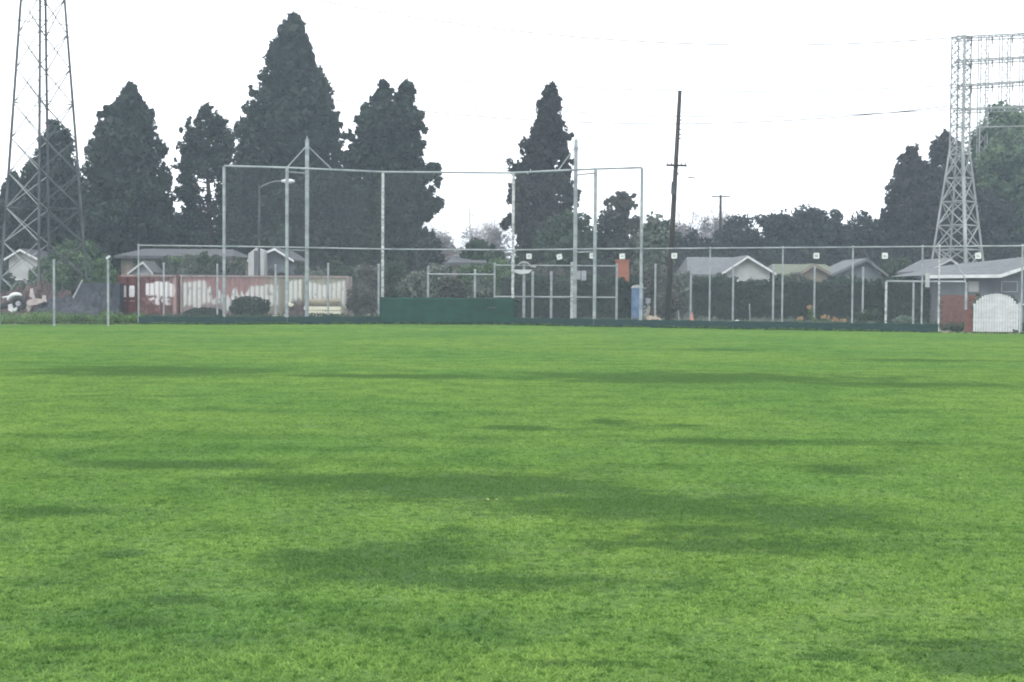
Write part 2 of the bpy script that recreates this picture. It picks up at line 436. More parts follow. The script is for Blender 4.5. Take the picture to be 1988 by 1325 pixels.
# ------------------------------------------------------------------ foliage
def leaves(centres, radii, per, size, tints, flat=0.5, aspect=1.5, shell=0.45, up=0.0, jit=0.35):
    """numpy leaf quads spread through ellipsoidal clumps"""
    nC = len(centres)
    C_ = np.repeat(np.asarray(centres, float), per, 0); Rd = np.repeat(np.asarray(radii, float), per, 0)
    T = np.repeat(np.asarray(tints, float), per)
    n = nC * per
    d = rng.normal(size=(n, 3)); d /= np.linalg.norm(d, axis=1, keepdims=True)
    rr_ = shell + (1 - shell) * rng.random(n) ** 0.6
    p = C_ + d * Rd * rr_[:, None]
    nrm = d * flat + rng.normal(size=(n, 3)) * (1 - flat) * 0.8; nrm[:, 2] += up
    nrm /= np.linalg.norm(nrm, axis=1, keepdims=True)
    a = rng.normal(size=(n, 3)); u = np.cross(nrm, a); u /= np.linalg.norm(u, axis=1, keepdims=True); w = np.cross(nrm, u)
    s = size * rng.uniform(0.6, 1.35, n)
    u *= (s * 0.5)[:, None]; w *= (s * 0.5 * aspect)[:, None]
    v = np.stack([p - u*0.9, p - w, p + u*0.9, p + w], 1).reshape(-1, 3)
    t = np.clip(T + rng.normal(0, jit * 0.5, n), 0, 1)
    return v, t

def foliage(name, chunks, mat, parent):
    v = np.concatenate([c[0] for c in chunks]); t = np.concatenate([c[1] for c in chunks])
    o_ = origin[parent]; v = v - np.array([o_.x, o_.y, o_.z])
    me = quads_mesh(name, v, 4, t); me.materials.append(mat)
    return link(name, me, parent)

def vnoise(x, z, seed, sx, sz):
    """smooth value noise"""
    r_ = np.random.default_rng(seed); gr = r_.random((64, 64))
    X = np.asarray(x)*sx + 7.3; Z = np.asarray(z)*sz + 3.1
    xi = np.floor(X).astype(int); zi = np.floor(Z).astype(int); fx = X-xi; fz = Z-zi
    fx = fx*fx*(3-2*fx); fz = fz*fz*(3-2*fz)
    g_ = lambda i, j: gr[i % 64, j % 64]
    return (g_(xi,zi)*(1-fx)+g_(xi+1,zi)*fx)*(1-fz) + (g_(xi,zi+1)*(1-fx)+g_(xi+1,zi+1)*fx)*fz

def conifer(label, prof, D, mat, rad=0.8, leaf=0.24, n_mult=1.0, core=0.6, group='tall dark pines behind the field', per=110, depth=0.9, name='pine_tree', base=0.0, clear=2.0, cat='tree', upright=1.25, notch=.27, lobes=()):
    """prof: (py, left px, right px) rows of the crown, from the top down"""
    rows = []
    for py, xl, xr in prof:
        a = P(xl, py, D); b = P(xr, py, D)
        rows.append((a.z, (a.x + b.x) / 2, (b.x - a.x) / 2 * 1.05))
    rows = rows[::-1]
    if rows[0][0] > clear: rows.insert(0, (clear, rows[0][1], rows[0][2] * 0.85))
    H = np.array([r[0] for r in rows]); CXx = np.array([r[1] for r in rows]); RR = np.array([r[2] for r in rows])
    zt = H[-1]; cx0 = CXx[0]
    root = thing(name, label, cat, (cx0, D, 0), group)
    hs = np.linspace(H[0], zt, 200); rs_ = np.interp(hs, H, RR)
    area = np.trapezoid(2*np.pi*rs_, hs) if hasattr(np, 'trapezoid') else np.trapz(2*np.pi*rs_, hs)
    nC = int(area / (math.pi * rad * rad) * 1.25 * n_mult) + 12
    cdf = np.cumsum(rs_ + 0.15); cdf /= cdf[-1]
    h = np.interp(rng.random(nC), cdf, hs)
    th = rng.uniform(0, 2*np.pi, nC)
    side = rng.random(nC) < 0.3
    th[side] = np.where(rng.random(side.sum()) < .5, 0, np.pi) + rng.normal(0, .25, side.sum())
    r_ = np.interp(h, H, RR)
    sd_ = int(rng.integers(1, 9999))
    lobe = vnoise(h * 1.0, th, sd_, .62, .8) * .6 + vnoise(h * 1.0, th, sd_ + 1, 1.5, 1.9) * .4
    r_ = r_ * (1 - notch * 2 * np.clip(.62 - lobe, 0, .5))
    cr = rad * rng.uniform(0.35, 1.2, nC) * np.clip(0.35 + r_ / (RR.max() + 1e-6), 0.35, 1.1)
    cr = np.minimum(cr, np.maximum(r_ * .75, .22))
    lim = np.maximum(r_ - cr * 0.9, 0.02)
    q = lim * (0.62 + 0.38 * rng.random(nC) ** 0.5) * np.where(rng.random(nC) < .12, 1.12, 1.0)
    cc = np.stack([np.interp(h, H, CXx) + q*np.cos(th), D + q*np.sin(th)*depth, h + rng.normal(0, .15, nC)], 1)
    rd = np.stack([cr, cr, cr * upright], 1)
    tints = np.clip(-.1 + 1.1*lobe + rng.normal(0, .12, nC), 0.05, 0.95)  # shading painted into the tint: hollows of the crown darker, bulges lighter
    chunks = [leaves(cc, rd, per, leaf, tints, flat=0.4, shell=.35, jit=.25, aspect=1.9)]
    # boughs that stand out from the crown
    for lx_, ly_, lr_ in lobes:
        c_ = P(lx_, ly_, D); rm = lr_ / FOC * D; k = 9; yo = rng.uniform(-.8, .8)
        tx = float(np.interp(c_.z, H, CXx)); dr = 1 if c_.x > tx else -1
        t_ = rng.random(k)[:, None]
        c4 = np.array([c_.x, D + yo, c_.z]) + rng.normal(0, .42, (k, 3)) * rm - np.array([dr*rm*1.6, 0, rm*.5]) * t_
        k4 = rm * rng.uniform(.32, .62, k)
        chunks.append(leaves(c4, np.stack([k4, k4, k4*1.1], 1), int(per*.55), leaf, np.clip(.5 + rng.normal(0,.15,k),0,1), flat=.45, shell=.35, jit=.2))
    # small tufts that break the outline
    nt_ = int(nC * 1.1)
    h2 = np.interp(rng.random(nt_), cdf, hs); th2 = np.where(rng.random(nt_) < .5, 0, np.pi) + rng.normal(0, .9, nt_)
    r2 = np.interp(h2, H, RR) * rng.uniform(0.72, 1.04, nt_)
    c2 = np.stack([np.interp(h2, H, CXx) + r2*np.cos(th2), D + r2*np.sin(th2)*depth, h2], 1)
    k2 = rad * rng.uniform(.16, .40, nt_)
    chunks.append(leaves(c2, np.stack([k2, k2, k2*1.6], 1), per//5, leaf*0.8, np.full(nt_, .5), flat=0.2, shell=0.05, aspect=2.4))
    if core > 0:
        ni = int(nC * 0.8)
        h3 = np.interp(rng.random(ni), cdf, hs); th3 = rng.uniform(0, 2*np.pi, ni)
        r3 = np.interp(h3, H, RR) * core * rng.random(ni) ** .5
        c3 = np.stack([np.interp(h3, H, CXx) + r3*np.cos(th3), D + r3*np.sin(th3)*depth, h3 - .2], 1)
        k3 = np.minimum(rad * 1.1, np.interp(h3, H, RR) * .7)
        chunks.append(leaves(c3, np.stack([k3]*3, 1), per//3, leaf*2.6, np.full(ni, .3), shell=0.1))
    # pointed tip
    tp = np.array([[CXx[-1], D, zt - .3], [CXx[-1] - .1, D, zt - 1.0], [CXx[-1] + .15, D, zt - 1.8]])
    chunks.append(leaves(tp, np.array([[.25,.25,.5],[.4,.4,.7],[.55,.55,.8]]) * (rad/0.8), per//2, leaf*.9, [.5,.5,.5], shell=0.1))
    foliage('crown', chunks, mat, root)
    tr = MB(); zz = np.linspace(0, zt * 0.93, 9); tr_r = 0.022 * zt
    path = [(float(np.interp(z, H, CXx)), D, float(z)) for z in zz]
    tr.tube(path, [max(0.05, tr_r * (1.05 - i/9)) for i in range(9)], 8)
    tk = tr.build('trunk', BARK, root, smooth=True)
    lb = MB(); sel = rng.choice(nC, min(nC, 70), replace=False)
    for i in sel:
        z0 = max(0.5, h[i] - 0.35 * q[i] - .2); x0 = float(np.interp(z0, H, CXx))
        e_ = Vector(cc[i]); s_ = Vector((x0, D, z0)); mid = (s_ + e_) / 2 + Vector((0, 0, -0.12 * q[i]))
        lb.tube([s_, mid, e_], [0.07, 0.05, 0.02], 4, False)
    lb.build('limbs', BARK, root)['kind'] = 'stuff'
    return root

def broadleaf(label, px, D, ytop, hw_px, mat, base_z=0.0, squash=1.0, rad=0.9, leaf=0.22, per=120, name='leafy_tree', group=None, low=0.25, cat='tree', bark=None, seed_spread=1.0, dens=1.0, trunk=True, depth=0.85):
    top = P(px, ytop, D); x = top.x; zt = top.z
    rx = hw_px / FOC * D
    z0 = zt * low
    cz = (zt + z0) / 2; rz = (zt - z0) / 2
    root = thing(name, label, cat, (x, D, 0), group)
    area = 4 * math.pi * ((rx*rx*2 + rx*rz*2) / 4)
    rad = min(rad, rx*.5, rz*.6)
    nC = int(area / (math.pi*rad*rad) * 1.2 * dens) + 8
    d = rng.normal(size=(nC, 3)); d /= np.linalg.norm(d, axis=1, keepdims=True)
    q = 0.55 + 0.45 * rng.random(nC) ** .5
    cr = rad * rng.uniform(.55, 1.2, nC)
    cc = np.stack([x + d[:,0]*q*np.maximum(rx-cr*.8, .05), D + d[:,1]*q*np.maximum(rx-cr*.8, .05)*depth, cz + d[:,2]*q*np.maximum(rz-cr*.7, .05)], 1)
    tints = np.clip(.5 + rng.normal(0, .2, nC), .05, .95)
    ch = [leaves(cc, np.stack([cr, cr, cr*.85], 1), per, leaf, tints, flat=.45, up=.15)]
    ni = max(4, nC // 3); d3 = rng.normal(size=(ni,3)); d3 /= np.linalg.norm(d3, axis=1, keepdims=True); q3 = .55 * rng.random((ni,1))
    c3 = np.array([x, D, cz]) + d3 * q3 * np.array([rx, rx*depth, rz])
    ch.append(leaves(c3, np.full((ni,3), min(rx, rz)*.5), per//2, leaf*2.4, np.full(ni, .3), shell=.1))
    foliage('crown', ch, mat, root)
    if trunk:
        t = MB(); t.tube([(x, D, 0), (x + .1*rx*.3, D, z0), (x - .05*rx, D, cz)], [.05*zt*.6+.04, .04*zt*.6+.03, .04], 8)
        t.build('trunk', bark or BARK, root, smooth=True)
        lb = MB()
        for i in rng.choice(nC, min(nC, 22), replace=False):
            lb.tube([(x, D, z0*.9 + .1), tuple((np.array([x, D, z0+.2]) + cc[i]) / 2 + np.array([0,0,-.1])), tuple(cc[i])], [.07*min(1, zt/6), .045*min(1, zt/6), .015], 4, False)
        lb.build('limbs', bark or BARK, root)['kind'] = 'stuff'
    return root

def shrub(label, px, D, ytop, hw_px, mat, leaf=0.11, per=90, name='shrub', group=None, cat='shrub', low=0.02, rad=.45, dens=1.0):
    return broadleaf(label, px, D, ytop, hw_px, mat, rad=rad, leaf=leaf, per=per, name=name, group=group, low=low, cat=cat, dens=dens)

def hedge(label, xl, xr, D, ytop, mat, depth=1.6, leaf=0.13, name='hedge', D2=None):
    a = P(xl, ytop, D); b = P(xr, ytop, D2 or D); zt = a.z
    root = thing(name, label, 'hedge', (a.x, D, 0))
    L = b.x - a.x; D2 = D2 or D
    nC = int(L * (zt + depth) * 5.5)
    u = rng.random(nC); face = rng.random(nC)
    top = face < depth / (zt + depth) * .8
    xx = a.x + .2 + u*(L-.4); yb = D + (D2-D)*u
    yy = yb + np.where(top, rng.uniform(0, depth, nC), rng.uniform(-.08, .12, nC))
    zz = np.where(top, zt - .22 + rng.normal(0, .07, nC) + .10*np.sin(xx*1.7) + .07*np.sin(xx*4.1+1), rng.uniform(.1, zt - .25, nC))
    cc = np.stack([xx, yy, zz], 1); cr = rng.uniform(.2, .36, nC)
    tints = np.clip(.25 + rng.normal(0, .12, nC) + .6 * top, 0, 1)  # top clumps painted lighter, as if lit from above
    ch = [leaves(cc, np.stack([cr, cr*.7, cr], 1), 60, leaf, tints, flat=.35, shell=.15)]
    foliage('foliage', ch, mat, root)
    MB().add([(a.x+.15, D+.12, 0), (b.x-.15, D2+.12, 0), (b.x-.15, D2+depth-.1, 0), (a.x+.15, D+depth-.1, 0),
              (a.x+.15, D+.12, zt-.3), (b.x-.15, D2+.12, zt-.3), (b.x-.15, D2+depth-.1, zt-.3), (a.x+.15, D+depth-.1, zt-.3)],
             [(4,5,6,7),(0,1,5,4),(1,2,6,5),(2,3,7,6),(3,0,4,7)]).build('branches', HEDGEIN, root)
    return root

# ---- tall pines
G1 = 'tall dark pines behind the field'
conifer('sparse dark pine seen through the left pylon, small round top', [(235,95,115),(262,82,140),(300,70,140),(325,48,150),(350,30,160),(400,10,170),(450,0,175),(495,0,178)], 116, L_PINE, .8, group=G1, core=.5)
conifer('dark lower pine at the very left edge, mostly behind the pylon legs', [(345,18,34),(370,5,50),(400,-10,70),(450,-30,80),(500,-40,90)], 121, L_PINE, .8, group=G1)
conifer('dense broad pine right of the left pylon with two side tufts near its tip', [(165,248,260),(190,232,272),(212,212,290),(240,196,300),(262,186,306),(300,172,324),(345,168,326),(380,160,340),(430,160,345),(495,160,345)], 112, L_PINE, notch=.36, lobes=[(207,218,13),(292,218,14),(320,290,15),(326,345,13),(180,282,14),(262,185,12),(330,400,14),(186,250,10)], rad=.78, group=G1, n_mult=1.25)
conifer('thin see-through pine between two denser ones, ragged top', [(206,398,412),(228,372,432),(245,360,452),(275,352,458),(310,340,462),(370,345,465),(410,350,462),(450,345,465),(495,345,470)], 114, L_PINE, .6, lobes=[(360,258,14),(392,220,12),(440,240,18),(352,312,16),(430,290,18),(375,290,16),(360,370,18),(440,330,18),(395,260,16)], leaf=.2, group=G1, core=.0, n_mult=.9, per=80, depth=.7)
conifer('tallest pine, a dense dark cone rising above all other trees', [(26,564,578),(48,548,588),(75,536,594),(100,520,604),(125,515,612),(160,506,634),(185,492,646),(210,474,650),(235,470,654),(262,464,654),(300,458,664),(350,452,680),(400,452,700),(450,452,715),(495,452,735)], 120, L_PINE, .78, notch=.36, lobes=[(488,180,6),(484,216,15),(522,105,11),(590,72,11),(645,190,15),(632,152,14),(655,238,17),(512,150,12),(600,110,12),(475,250,14),(567,38,8)], group=G1, n_mult=1.3)
conifer('dark pine with a forked top right of the tallest pine, left leader', [(158,740,750),(180,730,758),(205,708,770),(228,700,786),(250,682,790),(290,668,800),(330,664,800),(370,690,805),(420,690,805),(495,690,800)], 115, L_PINE, .62, notch=.55, lobes=[(743,176,9),(728,200,13),(700,236,15),(678,268,17),(672,300,18),(712,225,15),(740,230,18),(690,310,20),(745,262,16)], group=G1, core=.08, n_mult=.8, depth=.65)
conifer('dark pine with bulging right side beside the forked top, right leader', [(153,784,796),(175,774,804),(200,762,800),(215,752,824),(240,744,826),(262,750,808),(290,748,828),(315,748,812),(328,744,858),(350,740,864),(365,740,840),(385,738,862),(410,736,850),(430,735,820),(465,735,856),(495,735,858)], 113.5, L_PINE, .62, notch=.55, lobes=[(787,168,8),(790,184,11),(812,226,17),(818,245,14),(780,210,16),(815,282,17),(800,305,16),(845,340,18),(852,392,18),(832,405,20),(836,470,22),(848,322,10),(800,345,20)], group=G1, core=.08, n_mult=.75, depth=.65)
conifer('narrow pointed pine standing alone right of centre, gaps in its branches', [(168,1062,1078),(180,1054,1086),(205,1042,1088),(232,1040,1088),(252,1034,1096),(268,1022,1102),(285,1012,1100),(300,1016,1112),(318,1000,1108),(345,998,1110),(365,990,1112),(378,980,1128),(398,1000,1118),(430,985,1112),(455,1000,1110),(495,1005,1110)], 113, L_PINEB, .5, lobes=[(1072,178,8),(1050,215,10),(1104,268,9),(1108,300,12),(1018,284,14),(996,325,14),(988,372,13),(1122,376,13),(974,432,12),(1000,395,14),(1050,240,12),(1090,250,10)], leaf=.2, group=G1, core=.2, n_mult=.95, per=90, depth=.75, notch=.14)
conifer('ragged brownish cypress at right with a pointed tip, left of the right pylon', [(283,1764,1778),(300,1752,1784),(318,1742,1796),(340,1736,1808),(365,1720,1830),(400,1712,1850),(440,1710,1850),(495,1705,1850)], 128, L_PINEB, .75, group=G1, name='cypress_tree')
conifer('ragged brownish cypress directly behind the right pylon', [(258,1828,1840),(275,1815,1860),(295,1806,1872),(330,1800,1888),(370,1790,1900),(420,1790,1905),(495,1790,1905)], 132, L_PINEB, .8, group=G1, name='cypress_tree')
# ---- leafy trees
G2 = 'leafy trees behind the houses'
for px_, yt, hw, lab in [(165,300,38,'dark tree filling the gap between the pylon pine and the broad pine'),(342,398,42,'low dark tree in the gap right of the broad pine'),
                         (462,286,34,'dark tree joining the thin pine to the tallest pine'),(692,336,52,'dark tree filling the gap between the tallest and the forked pine'),
                         (250,430,90,'low dark tree behind the foot of the broad pine'),(400,432,70,'low dark tree behind the foot of the thin pine')]:
    broadleaf(lab, px_, 129, yt, hw, L_PINE, rad=.9, leaf=.22, group=G2, low=.03, dens=1.15)
broadleaf('big green leafy tree at the right edge, tallest on the right', 1958, 140, 186, 84, L_GREEN, rad=1.3, leaf=.26, group=G2, low=.4, dens=1.6)
broadleaf('green leafy tree filling the right edge beside the pylon', 1985, 134, 232, 102, L_GREEN, rad=1.1, leaf=.26, group=G2, low=.1, dens=1.4)
broadleaf('brownish lower tree under the big green one at the right edge', 1935, 130, 350, 70, L_DEEP, rad=1.0, group=G2, low=.05)
for px_, yt, hw, lab in [(1450,402,62,'leftmost dark round tree of the right-hand treeline'),(1548,386,78,'highest dark dome in the middle of the right-hand treeline'),
                         (1622,402,60,'dark bushy tree right of the highest dome of the treeline'),(1684,400,52,'dark tree ending the treeline beside the cypresses'),
                         (1352,432,50,'low dark tree just right of the leaning pole'),(1300,424,40,'dark tree directly behind the leaning pole'),(1408,428,46,'low dark tree under the small distant pole'),(1505,398,44,'dark tree left of the highest dome of the treeline'),(1585,396,40,'dark tree joining the highest dome to the bushy tree')]:
    broadleaf(lab, px_, 138 + rng.uniform(-4,4), yt, hw, L_DEEP, rad=1.0, leaf=.24, group=G2, low=.08)
broadleaf('dark green tree low behind the narrow pine and right goal mast', 1100, 106, 398, 72, L_MID, rad=.9, group=G2, low=.05)
broadleaf('dark green tree between the two tall right backstop posts', 1188, 109, 402, 66, L_DEEP, rad=.9, group=G2, low=.05)
conifer('slender feathery tree whose tip shows left of the right backstop corner', [(374,1209,1216),(388,1198,1228),(402,1176,1240),(414,1168,1244),(450,1165,1245),(495,1165,1245)], 118, L_BROWN, .5, leaf=.17, n_mult=.5, core=.1, notch=.5, lobes=[(1182,386,11),(1218,374,9),(1232,392,10),(1200,390,10)], group=G2, name='leafy_tree')
broadleaf('grey green tree between the backstop corner and the leaning pole', 1268, 106, 412, 42, L_OLIVE, rad=.8, group=G2, low=.05)
broadleaf('low dark round tree at the foot of the forked pine', 832, 108, 456, 32, L_DEEP, rad=.6, group=G2, low=.05)
broadleaf('low green tree in the gap left of the narrow pine', 930, 104, 462, 62, L_MID, rad=.6, group=G2, low=.05)
broadleaf('bright green bushy tree behind the left tower base', 150, 99, 452, 62, L_GREEN, rad=.7, leaf=.18, group=G2, low=.03)
broadleaf('yellowish green bush under the left pylon', 100, 97, 492, 48, L_LIGHT, rad=.6, leaf=.16, group=G2, low=.03)
broadleaf('mid green bush beside the red container roof', 192, 96, 500, 42, L_LIGHT, rad=.5, leaf=.16, group=G2, low=.03)
broadleaf('light green round tree in front of the hip roof at right', 1745, 102, 488, 44, L_MID, rad=.6, leaf=.17, group=G2, low=.05)

# ---- far-off wood that closes the view
def far_wood():
    root_v = []; 
    xs = np.arange(-150, 175, 3.2); cc = []; 
    for x in xs:
        y0 = 205 + rng.uniform(-6, 6); h = rng.uniform(6.2, 8.4)
        for k in range(5): cc.append((x + rng.uniform(-2,2), y0 + rng.uniform(-3,3), h * (k+.6) / 5.2))
    cc = np.array(cc); r_ = rng.uniform(1.4, 2.4, len(cc))
    v, t = leaves(cc, np.stack([r_, r_, r_], 1), 60, .6, np.clip(.5 + rng.normal(0,.2,len(cc)),0,1))
    me = quads_mesh('wood', v, 4, t); me.materials.append(L_DEEP)
    o = link('far_wood', me); tag(o, 'distant dark belt of woodland behind everything on the horizon', 'wood', kind='stuff')
far_wood()

# ---- bare trees
def bare_tree(label, px, D, ytop, hw, group):
    top = P(px, ytop, D); x = top.x; H = top.z; w = hw / FOC * D
    root = thing('bare_tree', label, 'tree', (x, D, 0), group)
    tr = MB(); tr.tube([(x,D,0),(x+.1,D,H*.2),(x,D,H*.4)], [.22,.16,.12], 6); tr.build('trunk', GREYBARK, root)
    mb = MB()
    def grow(p, d, L, r, lev):
        n_ = 3; pts_ = [p]
        for i in range(n_):
            d = (d + Vector(rng.normal(0, .16, 3))).normalized(); p = p + d * L / n_; pts_.append(p)
        mb.tube(pts_, [r, r*.85, r*.7, r*.55], 3, False)
        if lev:
            for k in range(4 if lev > 1 else 5):
                nd = (d + Vector(rng.normal(0, .62, 3))).normalized(); nd.z = abs(nd.z)*.8 + .08
                grow(pts_[rng.integers(1, 4)], nd.normalized(), L * rng.uniform(.55, .78), r * .55, lev - 1)
    for k in range(7):
        an = 2*math.pi*k/7 + rng.uniform(-.3,.3)
        grow(Vector((x, D, H*(.22+.03*k))), Vector((math.cos(an)*w/H*1.3, math.sin(an)*.6, 1)).normalized(), H*.36, .09, 4)
    mb.build('limbs', GREYBARK, root)['kind'] = 'stuff'
    nC = 60; cc = np.stack([x + rng.normal(0, w*.42, nC), D + rng.normal(0, w*.3, nC), H*(.25 + .6*rng.random(nC)**.8)], 1)
    foliage('twigs', [leaves(cc, np.full((nC,3), .8), 70, .11, np.clip(.5+rng.normal(0,.2,nC),0,1), shell=.1, aspect=3.5)], L_TWIG, root)['kind'] = 'stuff'
G3 = 'bare grey trees on the horizon'
bare_tree('bare grey tree above the fence left of the narrow pine, nearest the pine', 948, 158, 422, 50, G3)
bare_tree('bare grey tree half hidden by the forked pine', 850, 160, 436, 38, G3)
bare_tree('bare grey tree right of the leaning pole', 1392, 152, 400, 48, G3)
bare_tree('pale bare tree close behind the leaning pole', 1335, 158, 412, 36, G3)

# ------------------------------------------------------------------ houses
def gable_house(name, label, px0, px1, D, y_eave, y_ridge, depth, wall, roof, fascia=WHITE, front_gable=True, px_peak=None, win=None, over=.35, windows=()):
    a = P(px0, y_eave, D); b = P(px1, y_eave, D); pk = P(px_peak or (px0+px1)/2, y_ridge, D)
    ze = (a.z + b.z) / 2; zr = pk.z
    root = thing(name, label, 'house', ((a.x+b.x)/2, D, 0))
    x0, x1 = a.x + over, b.x - over
    if front_gable:
        def roofz(x): return ze + (zr-ze) * ((x-a.x)/(pk.x-a.x) if x < pk.x else (b.x-x)/(b.x-pk.x))
        MB().prism([(x0,0),(x1,0),(x1,roofz(x1)-.12),(pk.x,zr-.14),(x0,roofz(x0)-.12)], D+.02, D+depth).build('wall', wall, root)
        for (p, q_) in (((a.x, ze), (pk.x, zr)), ((pk.x, zr), (b.x, ze))):
            MB().prism([(p[0], p[1]-.1), (q_[0], q_[1]-.1), (q_[0], q_[1]+.04), (p[0], p[1]+.04)], D-.35, D+depth+.3).build('roof', roof, root)
            MB().prism([(p[0], p[1]-.16), (q_[0], q_[1]-.16), (q_[0], q_[1]-.005), (p[0], p[1]-.005)], D-.42, D-.352).build('fascia', fascia, root)
    else:
        hip = min(1.2, (x1-x0)*.12)
        MB().box((x0, D+.4, 0), (x1, D+depth-.4, ze-.02)).build('wall', wall, root)
        MB().add([(a.x,D,ze),(b.x,D,ze),(b.x,D+depth,ze),(a.x,D+depth,ze),(a.x+hip,D+depth/2,zr),(b.x-hip,D+depth/2,zr)],
                 [(0,1,5,4),(1,2,5),(2,3,4,5),(3,0,4),(3,2,1,0)]).build('roof', roof, root)
        MB().box((a.x, D-.06, ze-.2), (b.x, D-.004, ze-.002)).build('fascia', fascia, root)
    yy = D + (.02 if front_gable else .4)
    for (wx, wz, ww, wh) in windows:
        fr = MB(); X = a.x + wx*(b.x-a.x)
        fr.box((X-ww/2-.07, yy-.06, wz-wh/2-.07), (X+ww/2+.07, yy-.003, wz+wh/2+.07))
        f = fr.build('window', WHITE, root)
        MB().box((X-ww/2, yy-.08, wz-wh/2), (X-.03, yy-.062, wz+wh/2)).build('pane', GLASS, f)
        MB().box((X+.03, yy-.08, wz-wh/2), (X+ww/2, yy-.062, wz+wh/2)).build('pane', GLASS, f)
    return root
gable_house('house', 'pale gabled house behind the left pylon at the left edge', 8, 82, 108, 505, 484, 8, PALE, ROOFG, px_peak=42, windows=[(.35,1.9,.9,.9)])
gable_house('house', 'house with beige wall and grey roof above the red container', 222, 452, 99, 497, 480, 9, BEIGE, ROOFG, fascia=ROOFG, front_gable=False, windows=[(.2,1.6,1.2,.9)])
gable_house('shed', 'small grey gabled shed roof peeking over the red container', 250, 300, 93, 530, 508, 3, GREYBOX, ROOFG, fascia=PALE, px_peak=280, over=.15)
gable_house('house', 'grey-roofed house with a white gable above the striped container', 482, 572, 96, 505, 482, 7, BLUEGREY, ROOFG, px_peak=535, windows=[(.7,1.9,1.0,.9)])
mbh = MB(); 
w0 = P(482, 490, 94.5); w1 = P(512, 532, 94.5)
hr = thing('shed', 'narrow white shed with a dark door strip beside the white gable', 'shed', (w0.x, 94.5, 0))
MB().prism([(w0.x,0),(w1.x,0),(w1.x,w0.z+.12),((w0.x+w1.x)/2,w0.z+.3),(w0.x,w0.z-.1)], 94.5, 96).build('wall', PALE, hr)
MB().box((w0.x+.38, 94.46, .3), (w0.x+.62, 94.497, w0.z+.1)).build('door', GLASS, hr)
gable_house('house', 'house with grey roof slope and tan wall behind the middle shrubs', 868, 945, 101, 510, 494, 8, BEIGE, ROOFG, fascia=ROOFG, front_gable=False)
gable_house('house', 'long low grey roof behind the hedge at right, left of the white gable', 1335, 1460, 95, 533, 497, 8, BLUEGREY, ROOFB, fascia=ROOFB, front_gable=False)
gable_house('house', 'house front with a white-edged gable over the right hedge', 1400, 1505, 93.2, 530, 497, 8, PALE, ROOFB, px_peak=1450, windows=[(.38,2.1,.7,.7),(.62,2.1,.7,.7)])
gable_house('house', 'mossy greenish low roof right of the white gable house', 1505, 1640, 97, 533, 511, 8, BEIGE, ROOFGR, fascia=ROOFGR, front_gable=False)
gable_house('house', 'small yellowish dormer gable in front of the mossy roof', 1552, 1610, 94, 530, 513, 3, BEIGE, ROOFGR, fascia=BEIGE, px_peak=1578, over=.15)
gable_house('house', 'blue-grey peaked roof behind the right end of the hedge', 1612, 1722, 95, 534, 503, 6, BLUEGREY, ROOFB, px_peak=1680, fascia=ROOFB)
gable_house('house', 'grey gabled roof behind the brick-walled house at right', 1792, 1880, 92, 528, 502, 6, BLUEGREY, ROOFB, px_peak=1842, fascia=PALE)

# right-hand house: low eave, roof climbing to the right, brick base
D = 80
e0 = P(1800, 535, D); e1 = P(1942, 534, D); e2 = P(1990, 518, D); e3 = P(2120, 490, D)
hr = thing('house', 'blue-grey house with long white eave and brick base at the right edge', 'house', ((e0.x+e3.x)/2, D, 0))
r0 = P(1835, 516, D+4); r1 = P(1990, 499, D+4); r2 = P(2120, 486, D+4)
rm = MB()
rm.add([e0, e1, r1, r0], [(0,1,2,3)]); rm.add([e1, e2, r1], [(0,1,2)]); rm.add([e2, e3, r2, r1], [(0,1,2,3)])
rm.add([(e0.x, D+8, e0.z), (e3.x, D+8, e3.z), r2, r1, r0], [(0,4,3,2,1)]); rm.add([e0, r0, (e0.x, D+8, e0.z)], [(0,1,2)])
rm.build('roof', ROOFB, hr)
def strip(p, q_, z0, z1, yo=.1):
    return MB().add([(p.x,p.y-yo,p.z+z0),(q_.x,q_.y-yo,q_.z+z0),(q_.x,q_.y-yo,q_.z+z1),(p.x,p.y-yo,p.z+z1),
                     (p.x,p.y-.005,p.z+z0),(q_.x,q_.y-.005,q_.z+z0),(q_.x,q_.y-.005,q_.z+z1),(p.x,p.y-.005,p.z+z1)],
                    [(0,1,2,3),(7,6,5,4),(0,4,5,1),(3,2,6,7),(0,3,7,4),(1,5,6,2)])
strip(e0, e1, -.16, .02).build('fascia', WHITE, hr); strip(e1, e2, -.16, .02).build('fascia', WHITE, hr); strip(e2, e3, -.16, .02).build('fascia', WHITE, hr)
MB().prism([(e0.x+.9,0),(e3.x-.3,0),(e3.x-.3,e3.z-.25),(e2.x,e2.z-.2),(e1.x,e1.z-.17),(e0.x+.9,e0.z-.17)], D+.7, D+7.5).build('wall', BLUEGREY, hr)
MB().box((GX(1895,D,0), D+.52, 1.15), (e3.x-.3, D+.697, 1.22)).build('window_sill', WHITE, hr)
wx0 = P(1880, 548, D).x; 
for k, (pxa, pxb) in enumerate(((1882,1899),(1946,1974))):
    A = P(pxa, 548, D+.6); B = P(pxb, 566, D+.6)
    f = MB().box((A.x-.05, D+.62, B.z-.05), (B.x+.05, D+.697, A.z+.05)).build('window', GREYBOX, hr)
    MB().box((A.x, D+.6, B.z), (B.x, D+.618, A.z)).build('pane', GLASS if k else PALE, f)
